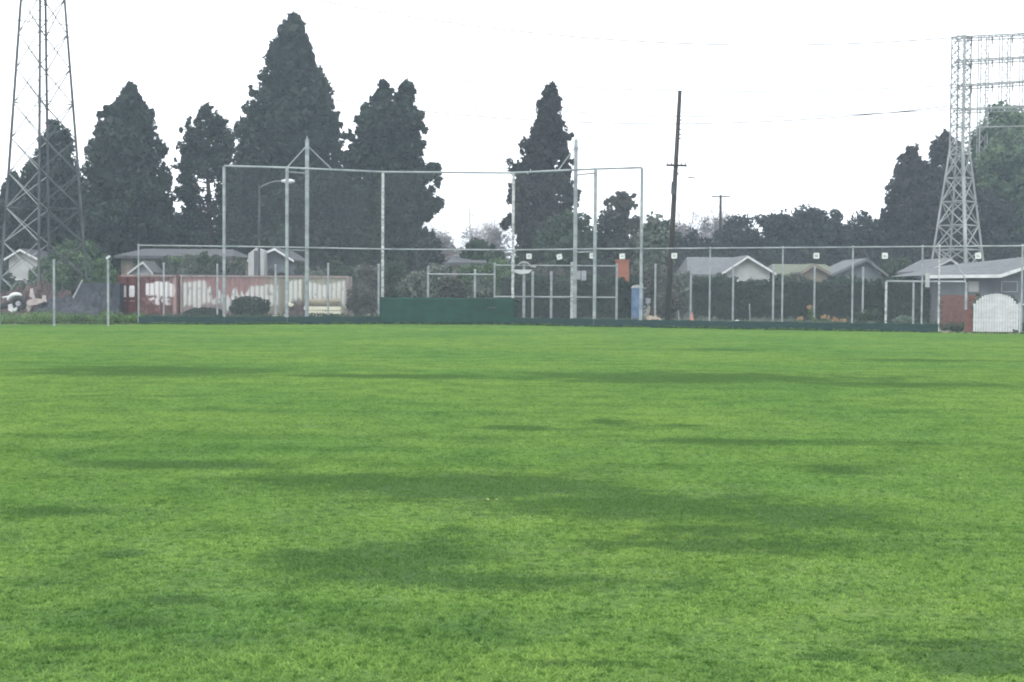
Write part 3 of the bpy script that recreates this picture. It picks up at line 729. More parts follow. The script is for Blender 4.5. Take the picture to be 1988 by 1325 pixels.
# bricks on the wall base
D = 73
bw = P(1826, 572, D-1); bw2 = P(1905, 572, D-1)
br = thing('brick_wall', 'red brick garden wall between the hedge and the white arched gate', 'wall', ((bw.x+bw2.x)/2, D-1, 0))
MB().box((bw.x, D-.98, 0), (bw2.x, D-.80, bw.z-.02)).build('mortar', JUNK, br)
bme = bpy.data.meshes.new('brick')
bb = MB().box((0,0,0), (.285,.03,.125)); bme.from_pydata(bb.v, [], bb.f); bme.materials.append(BRICK)
nb_ = 0; row = 0; z = .02
while z < bw.z - .1 and nb_ < 290:
    x = bw.x + (-.15 if row % 2 else 0)
    while x < bw2.x - .15:
        if x >= bw.x - .01:
            o = link('brick', bme, br); o.location = (x - origin[br].x, D - 1.005 - origin[br].y + rng.uniform(0,.006), z); nb_ += 1
        x += .30
    z += .14; row += 1

# white arched gate of upright boards
GD = 65.6
ga = thing('arched_gate', 'white arched gate of upright boards at the right edge of the fence', 'gate', (P(1932,600,GD).x, GD, 0))
nbd = 17; gx0 = GX(1889, GD, 0); gx1 = GX(1977, GD, 0); bwid = (gx1-gx0)/nbd
zsp = P(1889, 604, GD).z; ztp = P(1932, 571, GD).z
for i in range(nbd):
    t = (i+.5)/nbd*2-1; zt = zsp + (ztp-zsp) * math.sqrt(max(0, 1-abs(t)**2.3))
    x = gx0 + i*bwid
    MB().box((x+.009, GD+rng.uniform(0,.015), .03), (x+bwid-.009, GD+.03, zt+rng.uniform(-.015,.015))).build('board', WHITE, ga)
for z in (.5, 1.2): MB().box((gx0, GD+.032, z), (gx1, GD+.08, z+.1)).build('rail', WHITE, ga)
gpx = P(1981, 588, GD)
MB().box((gx1+.03, GD-.02, 0), (gx1+.15, GD+.1, gpx.z)).build('post', WHITE, ga)
MB().box((gx0-.34, GD+.02, 0), (gx0-.03, GD+.2, zsp+.05)).build('post', BRICK, ga)
# dry palm-like tufts behind the gate
shrub('dry tuft of plant at the left shoulder of the white gate', 1897, 66.4, 568, 12, L_OLIVE, leaf=.07, per=50, rad=.25)
shrub('dry tuft of plant at the right shoulder of the white gate', 1966, 66.4, 566, 13, L_OLIVE, leaf=.07, per=50, rad=.25)

# orange chimney
ch0 = P(1197, 507, 92); ch1 = P(1221, 528, 92)
c = thing('chimney', 'orange brick chimney rising over the dark green screen', 'chimney', ((ch0.x+ch1.x)/2, 92, 0))
MB().box((ch0.x, 92, 0), (ch1.x, 92.8, ch0.z)).build('stack', ORANGE, c)
MB().box((ch0.x-.06, 91.94, ch0.z+.002), (ch1.x+.06, 92.86, ch0.z+.09)).build('cap', ORANGE, c)

# ------------------------------------------------------------------ lattice towers
def bar(a, b, r, mat, parent, name='brace', n=4):
    return MB().tube([a, b], r, n).build(name, mat, parent)
def pylon_left():
    D = 95; s = FOC / D; cx = GX(86, D, 0)
    root = thing('transmission_tower', 'tall steel lattice pylon at the left, its four legs leaving the top of the frame', 'pylon', (cx, D, 0), 'lattice power pylons')
    ph = R(12)
    def corner(k, z):
        f_ = z / 20.7; rr_ = 2.88*(1-f_) + 1.36*f_
        if z > 26: rr_ = .98
        a = [ph, math.pi/2 - ph + R(0), math.pi + ph, -math.pi/2 - ph][k]
        return Vector((cx + rr_*math.cos(a) * (1 if k in (0,2) else 2.3) , D + rr_*math.sin(a), z)) if False else None
    # square plan turned so that two legs stand outermost and two near the middle
    an = [R(11), R(101), R(191), R(281)]
    def C(k, z):
        rr_ = 2.88 + (1.36-2.88) * min(z, 26) / 20.7
        return Vector((cx + rr_*math.cos(an[k]), D + rr_*math.sin(an[k]), z))
    zs = [0.15]
    while zs[-1] < 25.5: zs.append(zs[-1] + 2.28)
    zs.append(29.5); zs.append(33)
    for k in range(4):
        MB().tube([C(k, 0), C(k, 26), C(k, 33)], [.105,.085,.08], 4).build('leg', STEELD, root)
        MB().box((C(k,0).x-.3, C(k,0).y-.3, 0), (C(k,0).x+.3, C(k,0).y+.3, .2)).build('footing', PALE, root)
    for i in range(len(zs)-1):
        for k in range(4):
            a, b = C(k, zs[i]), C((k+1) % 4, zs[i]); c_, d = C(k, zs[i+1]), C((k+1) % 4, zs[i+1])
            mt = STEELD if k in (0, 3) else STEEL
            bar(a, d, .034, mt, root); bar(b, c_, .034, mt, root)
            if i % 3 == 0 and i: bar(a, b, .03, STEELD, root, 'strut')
    for z in (27, 30, 33):
        for sgn in (-1, 1):
            t = Vector((cx + sgn*4.2, D, z))
            for k in range(4): bar(C(k, z), t, .05, STEELD, root, 'crossarm')
pylon_left()

def pylon_right():
    D = 112; s = FOC / D
    cx = GX(1857, D, 0)
    root = thing('transmission_tower', 'pale steel lattice pylon at right with long horizontal arms on a slim mast', 'pylon', (cx, D, 0), 'lattice power pylons')
    zb = 0
    zw = P(1857, 290, D).z; ztop = P(1857, 72, D).z
    rb = 58 / s * 1.12; rw = 19 / s
    an = [R(270), R(0), R(90), R(180)]
    def C(k, z):
        f_ = min(1, z / zw)
        rr_ = rb*(1-f_) + rw*f_
        if z > zw: rr_ = rw
        xx = cx + (z/zw)*.02
        return Vector((xx + rr_*math.cos(an[k]), D + rr_*math.sin(an[k]), z))
    for k in range(4):
        MB().tube([C(k,0), C(k,zw), C(k,ztop)], [.17 if k == 0 else .10, .15 if k == 0 else .08, .11 if k == 0 else .06], 4).build('leg', STEEL, root)
        MB().box((C(k,0).x-.35, C(k,0).y-.35, 0), (C(k,0).x+.35, C(k,0).y+.35, .2)).build('footing', PALE, root)
    zs = [0.2] + [P(1857, y_, D).z for y_ in (528, 485, 438, 392, 346, 300)]
    for i in range(len(zs)-1):
        for k in range(4):
            a, b = C(k, zs[i]), C((k+1) % 4, zs[i]); c_, d = C(k, zs[i+1]), C((k+1) % 4, zs[i+1])
            bar(a, d, .05, STEEL, root); bar(b, c_, .05, STEEL, root)
            bar(c_, d, .05, STEEL, root, 'strut')
    zs2 = list(np.linspace(zs[-1], ztop, 13))
    for i in range(12):
        for k in range(4):
            a, b = C(k, zs2[i]), C((k+1) % 4, zs2[i]); c_, d = C(k, zs2[i+1]), C((k+1) % 4, zs2[i+1])
            bar(a, d, .035, STEEL, root); bar(b, c_, .035, STEEL, root)
            if i % 3 == 2: bar(c_, d, .04, STEEL, root, 'strut')
    return root, cx, D, C
proot, pcx, pD, pC = pylon_right()
# the four long arms run off to the right toward further masts
arm_y = [(72,65),(118,110),(166,157),(212,206),(248,245)]
for i, (ya, yb) in enumerate(arm_y):
    a = P(1857, ya, pD); b = P(2150, yb + (yb-ya)*1.1, pD - 3)
    MB().tube([a, b], .075 if i < 4 else .06, 4).build('crossarm', STEEL, proot)
    if i < 4:
        dn = Vector((0, .27, -.30))
        MB().tube([a+dn, b+dn], .055, 4).build('crossarm', STEEL, proot)
        nl = 26; lac = MB()
        for q_ in range(nl):
            p0_ = a.lerp(b, q_/nl); p1_ = a.lerp(b, (q_+1)/nl)
            lac.tube([p0_, p0_.lerp(p1_, .5)+dn, p1_], .028, 3, False)
        lac.build('lacing', STEEL, proot)
        MB().tube([P(1857, ya+2, pD)+Vector((0,.55,0)), b+Vector((0,.55,0))], .06, 4).build('crossarm', STEEL, proot)
    if i in (0, 1, 2):
        for px_ in (1887, 1928, 1968, 2010):
            t = a.lerp(b, (px_-1857)/293.); z = t.z
            ins = MB()
            for q_ in range(7):
                ins.tube([(t.x, t.y, z-.12-q_*.085), (t.x, t.y, z-.17-q_*.085)], .075, 6)
            ins.tube([(t.x, t.y, z-.05), (t.x, t.y, z-.75)], .02, 4)
            ins.build('insulator', INS, proot)
for (px_, yy_) in ((1852, 62), (1868, 60)):
    a = P(1860, 70, pD); b = P(px_, yy_, pD); MB().tube([a, b], .03, 4).build('tip_rod', STEEL, proot)
# slim masts standing farther back under the arms
for j, (pxa, pxb, lab) in enumerate(((1900,1915,'first slim lattice mast right of the right pylon, faint behind its arms'),
                                     (1941,1957,'second slim lattice mast right of the right pylon'),
                                     (1981,1998,'third slim lattice mast cut by the right edge'))):
    Dm = pD + 26 + 8*j; x0 = GX(pxa, Dm, 12); x1 = GX(pxb, Dm, 12); z1 = P(1900, 70, Dm).z
    r_ = thing('lattice_mast', lab, 'mast', ((x0+x1)/2, Dm, 0), 'slim masts beyond the right pylon')
    w_ = x1-x0
    cs = [(x0,Dm),(x1,Dm),(x1,Dm+w_),(x0,Dm+w_)]
    for c_ in cs: MB().tube([(c_[0],c_[1],0),(c_[0],c_[1],z1)], .07, 4).build('leg', STEEL, r_)
    zz = np.arange(.3, z1-.9, 1.05)
    for z in zz:
        MB().tube([(x0,Dm,z),(x1,Dm,z+1.05)], .04, 3).build('brace', STEEL, r_)
        MB().tube([(x1,Dm,z),(x0,Dm,z+1.05)], .04, 3).build('brace', STEEL, r_)

# power lines (catenaries) between the pylons
def quad(pts_, x):
    s_ = 0
    for i, (xi, yi) in enumerate(pts_):
        l = 1
        for j, (xj, yj) in enumerate(pts_):
            if i != j: l *= (x-xj)/(xi-xj)
        s_ += yi*l
    return s_
for lab, pts_, x0, x1, da, db in [
    ('faint thin power line highest in the sky, sloping down to the right pylon', [(720,20),(1130,73),(1845,74)], 560, 1857, 126, 117),
    ('second faint power line, passing behind the tip of the narrow pine', [(250,72),(1060,167),(1845,166)], 60, 1857, 127, 117),
    ('third faint power line just under the second, from the left pylon', [(340,118),(1000,210),(1845,212)], 60, 1857, 128, 117),
    ('lowest faint power line reaching the pylon at right behind the leaning pole', [(140,92),(1200,240),(1845,206)], 140, 1857, 127, 117),
    ('thin power line leaving the frame left of the left pylon', [(-300,5),(-50,30),(60,43)], -300, 60, 129, 127)]:
    xs = np.linspace(x0, x1, 40)
    pp = [P(x, quad(pts_, x), da+(db-da)*(x-x0)/(x1-x0)) for x in xs]
    o = MB().tube(pp, .050 if 'lowest' in lab or 'highest' in lab else .046, 4).build('power_line', STEELD, None, loc=tuple(pp[0]))
    tag(o, lab, 'cable', 'thin power lines in the sky')

# ------------------------------------------------------------------ poles
D = 78
b_ = P(1295, 632, D); t_ = P(1320, 177, D)
b_ = Vector((b_.x, D, 0))
up_ = thing('utility_pole', 'leaning dark wooden utility pole with a crossarm right of the backstop', 'pole', (b_.x, D, 0))
MB().tube([b_, b_.lerp(t_, .5), t_], [.155,.135,.105], 10).build('shaft', WOOD, up_, smooth=True)
def on(py):
    f_ = (P(1300, py, D).z - b_.z) / (t_.z - b_.z); return b_.lerp(t_, f_)
c0 = on(322); MB().obox(c0 + Vector((.02,-.16,0)), (1.1,.09,.11), ry=R(1)).build('crossarm', WOOD, up_)
for dx in (-.48,-.25,.28,.5): MB().tube([c0+Vector((dx,-.16,.055)), c0+Vector((dx,-.16,.17))], [.035,.02], 6).build('insulator', INS, up_)
bx = on(366); MB().tube([bx+Vector((-.1,-.18,-.33)), bx+Vector((-.07,-.18,.33))], .12, 10).build('transformer', STEELD, up_)
for py in (234, 252, 262, 270, 338): 
    q_ = on(py); MB().tube([q_+Vector((.1,-.05,0)), q_+Vector((.2,-.05,.03))], .035, 6).build('insulator', INS, up_)
MB().tube([on(322)+Vector((.5,0,0)), P(1340,330,D), P(1350,330,D)], .02, 4).build('wire', STEELD, up_)
MB().tube([P(1336,345,D), P(1350,346,D)], .04, 5).build('insulator', INS, up_)
MB().tube([on(338), P(1336,345,D)], .015, 4).build('wire', STEELD, up_)

D = 140; x_ = GX(1398, D, 8)
p2 = thing('utility_pole', 'small distant wooden utility pole with a T crossarm above the treeline', 'pole', (x_, D, 0))
zt = P(1398, 379, D).z
MB().tube([(x_,D,0),(x_+.02,D,zt)], [.16,.12], 8).build('shaft', WOOD, p2)
MB().box((x_-.9, D-.2, zt-.22), (x_+.9, D-.1, zt-.1)).build('crossarm', WOOD, p2)
D = 150; x_ = GX(912, D, 8); zt = P(912, 402, D).z
p3 = thing('lamp_post', 'thin distant lamp post in the sky gap left of the narrow pine', 'lamp post', (x_, D, 0))
MB().tube([(x_,D,0),(x_,D,zt-.4),(x_-.15,D,zt)], [.08,.06,.04], 6).build('shaft', STEEL, p3)
MB().tube([(x_,D,zt-2.6),(x_+.6,D,zt-2.2)], .04, 5).build('arm', STEEL, p3)

D = 88; x_ = GX(503, D, 0)
sl_ = thing('street_lamp', 'street lamp with a curved arm in front of the tallest pine', 'street lamp', (x_, D, 0))
za = P(503, 366, D).z
MB().tube([(x_,D,0),(x_,D,za+.2)], [.09,.06], 8).build('pole', STEELD, sl_)
arm = [P(503,366,D), P(512,360,D), P(524,355,D), P(536,352,D), P(548,352,D)]
MB().tube(arm, .028, 6).build('arm', STEEL, sl_)
h0 = P(546,352,D); h1 = P(572,352.5,D)
MB().tube([h0, h0.lerp(h1,.25), h0.lerp(h1,.7), h1], [.05,.12,.15,.07], 10).build('lamp_head', WHITE, sl_, smooth=True)

# ------------------------------------------------------------------ backstop and fences
def chain(p0, p1, z0, z1, parent, pitch=.085, r=.0011):
    p0 = Vector((p0[0], p0[1], 0)); p1 = Vector((p1[0], p1[1], 0)); L = (p1-p0).length; d = (p1-p0)/L; nn = Vector((-d.y, d.x, 0))
    H = z1-z0; vs = []; fs = []
    for sgn in (1, -1):
        k = -H if sgn == 1 else 0.0
        end = L if sgn == 1 else L + H
        while k < end:
            # line s = k + t (sgn 1) or s = k - t, t in 0..H
            t0, t1 = (max(0, -k), min(H, L-k)) if sgn == 1 else (max(0, k-L), min(H, k))
            if t1 - t0 > .02:
                a = p0 + d*(k+sgn*t0) + Vector((0,0,z0+t0)); b = p0 + d*(k+sgn*t1) + Vector((0,0,z0+t1))
                w_ = (b-a).normalized().cross(nn) * r
                n0 = len(vs); o3 = [w_, -w_*.5 + nn*r*.87, -w_*.5 - nn*r*.87]
                vs += [a+q for q in o3] + [b+q for q in o3]
                fs += [(n0+i, n0+(i+1)%3, n0+3+(i+1)%3, n0+3+i) for i in range(3)]
            k += pitch
    return MB().add(vs, fs).build('mesh_panel', WIRE, parent)
def post(x, y, z1, parent, r=.045, mat=None, z0=0, cap=True, name='post'):
    m_ = MB(); m_.tube([(x,y,z0),(x,y,z1)], r, 10)
    if cap: m_.tube([(x,y,z1+.002),(x,y,z1+.05),(x,y,z1+.075)], [r*1.25,r*1.1,r*.4], 10)
    return m_.build(name, mat or GALV, parent)
def rail(a, b, parent, r=.03, name='top_rail', mat=None):
    return MB().tube([a, b], r, 8).build(name, mat or GALV, parent)
def kick(p0, p1, parent, h=.38, seed=0):
    p0 = Vector((p0[0],p0[1],0)); p1 = Vector((p1[0],p1[1],0)); d = (p1-p0).normalized(); n_ = Vector((d.y,-d.x,0))*.04
    a, b = p0 + n_*2.2, p1 + n_*2.2
    k_ = 14; top = [h + rng.uniform(-.03,.03) for _ in range(k_+1)]
    vs = []
    for i in range(k_+1):
        q_ = a.lerp(b, i/k_); vs += [(q_.x,q_.y,0),(q_.x,q_.y,top[i]),(q_.x-n_.x,q_.y-n_.y,top[i]),(q_.x-n_.x,q_.y-n_.y,0)]
    fs = []
    for i in range(k_):
        o4 = i*4
        for j in range(4): fs.append((o4+j, o4+4+j, o4+4+(j+1)%4, o4+(j+1)%4))
    fs += [(0,1,2,3), (k_*4+3,k_*4+2,k_*4+1,k_*4)]
    return MB().add(vs, fs).build('kickboard', KICK, parent)

HB = 1.7 + 6.05; HF = 3.84
bpts = {k: (GX(px, D_, HB/2), D_) for k, px, D_ in [('A',435,71.0),('B',557,71.8),('C',743,74.0),('D',996,74.0),('E',1155,71.3),('F',1245,70.4)]}
bs = thing('backstop', 'tall grey steel baseball backstop frame with green panel in its centre', 'backstop', ((bpts['C'][0]+bpts['D'][0])/2, 74, 0))
for k in 'ABCDEF':
    x, y = bpts[k]
    post(x, y, HB, bs, .085 if k in 'BE' else .075, mat=GALVB if k in 'CD' else None, cap=False)
ks = 'ABCDEF'
for i in range(5):
    a, b = bpts[ks[i]], bpts[ks[i+1]]
    rail((a[0],a[1]-.0,HB+.03), (b[0],b[1],HB+.03), bs, .055)
    rail((a[0],a[1]-.05,HF), (b[0],b[1]-.05,HF), bs, .04, 'middle_rail')
    chain(a, b, .05, HB, bs, .10, .0012)
    if ks[i] != 'C': kick(a, b, bs)
# masts with triangular stays
for pxm, ytop, near, xl, xr, yl in ((596.5,271,'B',558,641,328),(1117.5,272,'E',1084,1155,330)):
    Dm = 72.7
    x = GX(pxm - .5, Dm, 5); zt = P(pxm, ytop, Dm).z
    post(x, Dm, zt, bs, .10, cap=False, name='mast')
    MB().tube([(x,Dm,zt+.001),(x,Dm,zt+.16)], [.05,.02], 6).build('finial', GALV, bs)
    def wing(px_):
        xs_ = [bpts[k][0] for k in 'ABCDEF']; ys_ = [bpts[k][1] for k in 'ABCDEF']
        X = GX(px_, 72, HB); Y = float(np.interp(X, xs_, ys_)); return Vector((X, Y, HB+.03))
    for px_ in (xl, xr): rail(Vector((x,Dm,zt-.3)), wing(px_), bs, .028, 'stay')
    nb2 = bpts[near]
    for z in (HB-.17, HF-.13): rail((x,Dm,z), (nb2[0],nb2[1],z), bs, .04, 'strut')
# green panel hung on the front of the centre bay
C_, D_ = bpts['C'], bpts['D']
gv = []; nxg, nzg = 60, 12
zt0 = P(745, 577, 73.9).z
for i in range(nxg+1):
    for j in range(nzg+1):
        u = i/nxg; v = j/nzg; x = C_[0]-.12 + u*(D_[0]-C_[0]+.25)
        sag = .03*math.sin(u*math.pi*6)**2 if j == nzg else 0
        gv.append((x, 73.86 + .012*math.sin(x*5+v*3) + .01*math.sin(x*13), .02 + v*(zt0-.02) - sag))
fs = [(i*(nzg+1)+j, (i+1)*(nzg+1)+j, (i+1)*(nzg+1)+j+1, i*(nzg+1)+j+1) for i in range(nxg) for j in range(nzg)]
wv = MB().add(gv, fs).build('green_panel', GREENB, bs, smooth=True)
sm = wv.modifiers.new('thickness', 'SOLIDIFY'); sm.thickness = .012; sm.offset = 1
wv['label'] = 'dark green wall panel across the centre of the backstop'
sl0 = P(946, 596, 73.8); sl1 = P(962, 599, 73.8)
MB().box((sl0.x, 73.80, sl1.z), (sl1.x, 73.84, sl0.z)).build('slot', MARK, bs)

def fence(label, posts_, h, parent_loc=None, kb=True, rails=True, r=.042, mesh_=True, name='chain_link_fence', mats=None, z_extra=None, midrail=None):
    root = thing(name, label, 'fence', (posts_[0][0], posts_[0][1], 0))
    for i, (x, y) in enumerate(posts_):
        post(x, y, h + (z_extra[i] if z_extra else 0), root, r, mat=mats[i] if mats else None)
    for i in range(len(posts_)-1):
        a, b = posts_[i], posts_[i+1]
        if rails: rail((a[0],a[1]-.03,h), (b[0],b[1]-.03,h), root, .034)
        if midrail: rail((a[0],a[1]-.03,midrail), (b[0],b[1]-.03,midrail), root, .032, 'middle_rail')
        if mesh_: chain(a, b, .04, h, root)
        if kb and a[0] < 19.0: kick(a, b, root)
    return root
fence('tall chain link fence between the left end post and the backstop wing', [(GX(269,70.2,2),70.2), bpts['A']], HF, z_extra=[0, -.5])
rp = [(bpts['F'][0], bpts['F'][1])]
for px_ in (1378, 1519, 1655, 1790, 1823, 1984, 2130, 2280):
    x = rp[0][0]
    for it in range(6):
        Y = fy(x); x = GX(px_, Y, 2)
    rp.append((x, fy(x)))
fence('long tall chain link fence running right from the backstop to the right edge', rp, HF, z_extra=[-.5]+[0]*8,
      mats=[GALV,GALV,GALV,GALV,GALV,GALVB,GALV,GALV,GALV])
# left low fence
lp = [(GX(-110,65.8,1.5),65.8),(GX(0-2,65.8,1.5),65.8),(GX(105,65.8,1.5),65.8),(GX(210,65.8,1.5),65.8)]
lf = fence('low chain link fence at the left, one post with a loose pale cap', lp, 2.98, kb=False, rails=False, r=.055)
pcap = P(210, 500, 65.8)
MB().obox(pcap + Vector((0,-.02,0)), (.2,.08,.09), ry=R(-35)).build('loose_cap', WHITE, lf)
# second fence behind
def bD(px_): return 82.0 - (px_-318)/1282.*5.3
for seg, lab in (((318,422,535,637,735), 'second line of grey fence posts standing before the containers'),
                 ((1272,1341,1423,1501,1581,1675), 'second line of grey fence posts before the right hedge')):
    ps = []
    for px_ in seg: ps.append((GX(px_, bD(px_), 1.5), bD(px_)))
    fence(lab, ps, 3.1, kb=False, rails=False, r=.055, z_extra=list(rng.uniform(-.06,.1,len(ps))))
# dugout frame fence
Dd = 75.3
df = thing('dugout_fence', 'squared steel dugout frame with two rails right of the green panel', 'fence', (GX(1017,Dd,0), Dd, 0))
zt = P(1060, 516, Dd).z; zm = P(1060, 577, Dd).z
for px_, r_ in ((960,.05),(1017,.075),(1197,.06)): post(GX(px_,Dd,1.5), Dd, zt+.05, df, r_)
post(GX(1111,Dd,1.5), Dd+.06, zt+.12, df, .10, mat=GALVB)
for z in (zt, zm): rail((GX(960,Dd,z), Dd-.05, z), (GX(1197,Dd,z), Dd-.05, z), df, .045 if z == zm else .036, 'rail')
chain((GX(960,Dd,1.5),Dd), (GX(1197,Dd,1.5),Dd), .05, zt, df)
for px_, yt in ((1034,530),(1070,530)):
    post(GX(px_,79,1.5), 79, P(px_, yt, 79).z, df, .07, name='rear_post')
# white drooping sheet on the frame
sh = []
for i, (px_, py_) in enumerate([(1006,514),(1010,509),(1017,507),(1025,509),(1030,515),(1040,517)]):
    q_ = P(px_, py_, Dd-.12); sh.append(q_)
mb_ = MB(); vs = []
for q_ in sh: vs += [q_, q_+Vector((0,0,-.09)), q_+Vector((0,.25,-.09)), q_+Vector((0,.25,0))]
fs = []
for i in range(len(sh)-1):
    for j in range(4): fs.append((i*4+j, i*4+4+j, i*4+4+(j+1)%4, i*4+(j+1)%4))
fs += [(0,1,2,3),(23,22,21,20)]
tag(mb_.add(vs, fs).build('cloth_strip', PALE, None, loc=tuple(sh[0])), 'pale cloth strip draped over the left top corner of the dugout frame', 'cloth')
ps_ = [P(998,524,Dd-.1), P(1034,524,Dd-.1), P(1026,531,Dd-.1), P(1010,533,Dd-.1), P(998,529,Dd-.1)]
tag(MB().prism([(p.x, p.z) for p in ps_], Dd-.14, Dd-.1).build('white_tray', WHITE, None, loc=tuple(ps_[0])), 'small white wedge-shaped board fixed under the top rail of the dugout frame', 'board')
# grey boxes on the thick post
for pxa, pxb, lab in ((1118,1127,'left of two small grey boxes hung on the dugout frame'),(1128.5,1138,'right of two small grey boxes hung on the dugout frame, slightly taller')):
    a = P(pxa, 526, Dd-.2); b = P(pxb, 545 if pxa > 1120 else 543, Dd-.2)
    gb = thing('utility_box', lab, 'box', ((a.x+b.x)/2, Dd-.2, b.z), 'small grey boxes on the dugout frame')
    MB().box((a.x, Dd-.26, b.z), (b.x, Dd-.12, a.z)).build('case', GREYBOX, gb)
    MB().box((a.x+.03, Dd-.275, b.z+.04), (b.x-.03, Dd-.262, a.z-.04)).build('cover', GREYBOX, gb)
# small frame left of the dugout (two posts and a bar)
sf = thing('gate_frame', 'low grey bar on two posts behind the green panel', 'frame', (GX(831,77,0), 77, 0))
for px_, yt in ((831,520),(922,526)): post(GX(px_,77,1.5), 77, P(px_, yt, 77).z, sf, .06)
z = P(880, 533, 77).z; rail((GX(831,77,z),76.95,z), (GX(962,77,z),76.95,z), sf, .045, 'rail')
# right gate frame
Dg = 70
gf = thing('gate_frame', 'rectangular grey pipe gate frame near the right pylon foot', 'frame', (GX(1720,Dg,0), Dg, 0))
zt = P(1790, 547, Dg).z
for px_, r_ in ((1720,.06),(1773,.05),(1875,.065)): post(GX(px_,Dg,1.2), Dg, zt-.02, gf, r_, mat=GALVB if px_ == 1720 else None, cap=False)
rail((GX(1720,Dg,zt),Dg,zt), (GX(1875,Dg,zt),Dg,zt), gf, .05)
chain((GX(1720,Dg,1),Dg), (GX(1875,Dg,1),Dg), .05, zt, gf)
ar = [P(1828,488,Dg+.3), P(1845,500,Dg+.3), P(1860,520,Dg+.2), P(1872,538,Dg+.1), P(1876,560,Dg+.1)]
MB().tube(ar, .035, 6).build('brace', GALV, gf)
ar = [P(1676,486,68), P(1690,510,68), P(1712,538,68)]
tag(MB().tube(ar + [P(1716, 560, 68)], .03, 6).build('guy_rod', STEELD, None, loc=tuple(ar[0])), 'dark slanting rod before the blue-grey peaked roof', 'rod')
MB().box((GX(1792,Dg,2.2), Dg-.4, 2.05), (GX(1800,Dg,2.2), Dg-.34, 2.75)).build('latch_plate', PALE, gf)

# plates on the fence
def fence_at(px_, z):
    x = GX(px_, 70, z)
    for it in range(6): x = GX(px_, fy(x), z)
    return x, fy(x)
for i, (px_, py_, rot, kind, lab) in enumerate([
    (1027,498,0,0,'white square plate on the fence, first right of the green panel'),
    (1086,499,12,1,'tilted white plate on the fence left of the right mast'),
    (1150,497,0,0,'white plate half behind the second tall right backstop post'),
    (1208,498,5,1,'white rounded plate on the fence above the orange chimney'),
    (1309,497,0,2,'white plate on the fence crossing the leaning wooden pole'),
    (1585,497,0,2,'white plate on the fence above the mossy roof'),
    (1718,497,0,3,'white plate on the fence above the light green round tree'),
    (1899,497,4,3,'white plate on the fence under the right pylon leg')]):
    x, y = fence_at(px_, 3.4); c_ = P(px_, py_, y-.1)
    pl = thing('number_plate', lab, 'plate', (c_.x, y-.1, c_.z), 'small white plates wired to the long fence')
    s_ = .135
    m_ = MB(); co = .03
    poly = [(-s_,-s_+co),(-s_+co,-s_),(s_-co,-s_),(s_,-s_+co),(s_,s_-co),(s_-co,s_),(-s_+co,s_),(-s_,s_-co)]
    ca, sa = math.cos(R(rot)), math.sin(R(rot))
    rp_ = [(c_.x + a*ca - b*sa, c_.z + a*sa + b*ca) for a, b in poly]
    m_.prism(rp_, y-.105, y-.095); m_.build('plate', PLATE, pl)
    mk = MB()
    def mbox(x0,z0,x1,z1):
        q_ = [(c_.x + a*ca - b*sa, c_.z + a*sa + b*ca) for a, b in ((x0,z0),(x1,z0),(x1,z1),(x0,z1))]; mk.prism(q_, y-.109, y-.1055)
    if kind == 0: mbox(-.05,-.06,-.03,.05); mbox(-.025,.03,.04,.05); mbox(.02,-.06,.04,.025)
    if kind == 1: mbox(-.045,-.015,.045,.015)
    if kind == 2: mbox(-.05,-.05,.05,-.03); mbox(-.05,.03,.05,.05); mbox(-.05,-.028,-.03,.028); mbox(.03,-.028,.05,.028)
    if kind == 3: mbox(-.075,-.05,.075,-.03); mbox(-.075,0,.05,.02)
    mk.build('mark', MARK, pl)

# ------------------------------------------------------------------ containers
def paint_mat(name):
    m, nt, b = new_mat(name)
    at = N(nt, 'ShaderNodeAttribute', attribute_name='paint')
    nt.links.new(at.outputs['Color'], b.inputs['Base Color']); b.inputs['Roughness'].default_value = .7
    return m
PAINT = paint_mat('weathered_container_paint')
def vnoise(x, z, seed, sx, sz):
    """smooth value noise"""
    r_ = np.random.default_rng(seed); gr = r_.random((64, 64))
    X = np.asarray(x)*sx + 7.3; Z = np.asarray(z)*sz + 3.1
    xi = np.floor(X).astype(int); zi = np.floor(Z).astype(int); fx = X-xi; fz = Z-zi
    fx = fx*fx*(3-2*fx); fz = fz*fz*(3-2*fz)
    g_ = lambda i, j: gr[i % 64, j % 64]
    return (g_(xi,zi)*(1-fx)+g_(xi+1,zi)*fx)*(1-fz) + (g_(xi,zi+1)*(1-fx)+g_(xi+1,zi+1)*fx)*fz
def corrugated(x0, x1, y, z0, z1, colour, parent, name='side_panel', pitch=.28, amp=.045):
    W = x1-x0; nx = int(W/.035); nz = int((z1-z0)/.06)
    xs = np.linspace(x0, x1, nx+1); zs = np.linspace(z0, z1, nz+1)
    ph = ((xs-x0)/pitch) % 1.0
    prof = np.clip(np.abs(ph-.5)*4-.5, 0, 1) * amp
    X, Z = np.meshgrid(xs, zs, indexing='ij'); Y = np.repeat((y - amp + prof)[:, None], nz+1, 1)
    o_ = origin[parent]
    v = np.stack([X-o_.x, Y-o_.y, Z-o_.z], -1).reshape(-1, 3)
    fs = [(i*(nz+1)+j, (i+1)*(nz+1)+j, (i+1)*(nz+1)+j+1, i*(nz+1)+j+1) for i in range(nx) for j in range(nz)]
    me = bpy.data.meshes.new(name); me.from_pydata(v.tolist(), [], fs)
    c_ = colour(X.ravel()-x0, Z.ravel()-z0, np.repeat(ph[:, None], nz+1, 1).ravel())
    at = me.attributes.new('paint', 'FLOAT_COLOR', 'POINT')
    at.data.foreach_set('color', np.concatenate([c_, np.ones((len(c_),1))], 1).astype(np.float32).ravel())
    me.materials.append(PAINT); me.update()
    return link(name, me, parent)
Dc = 84.0
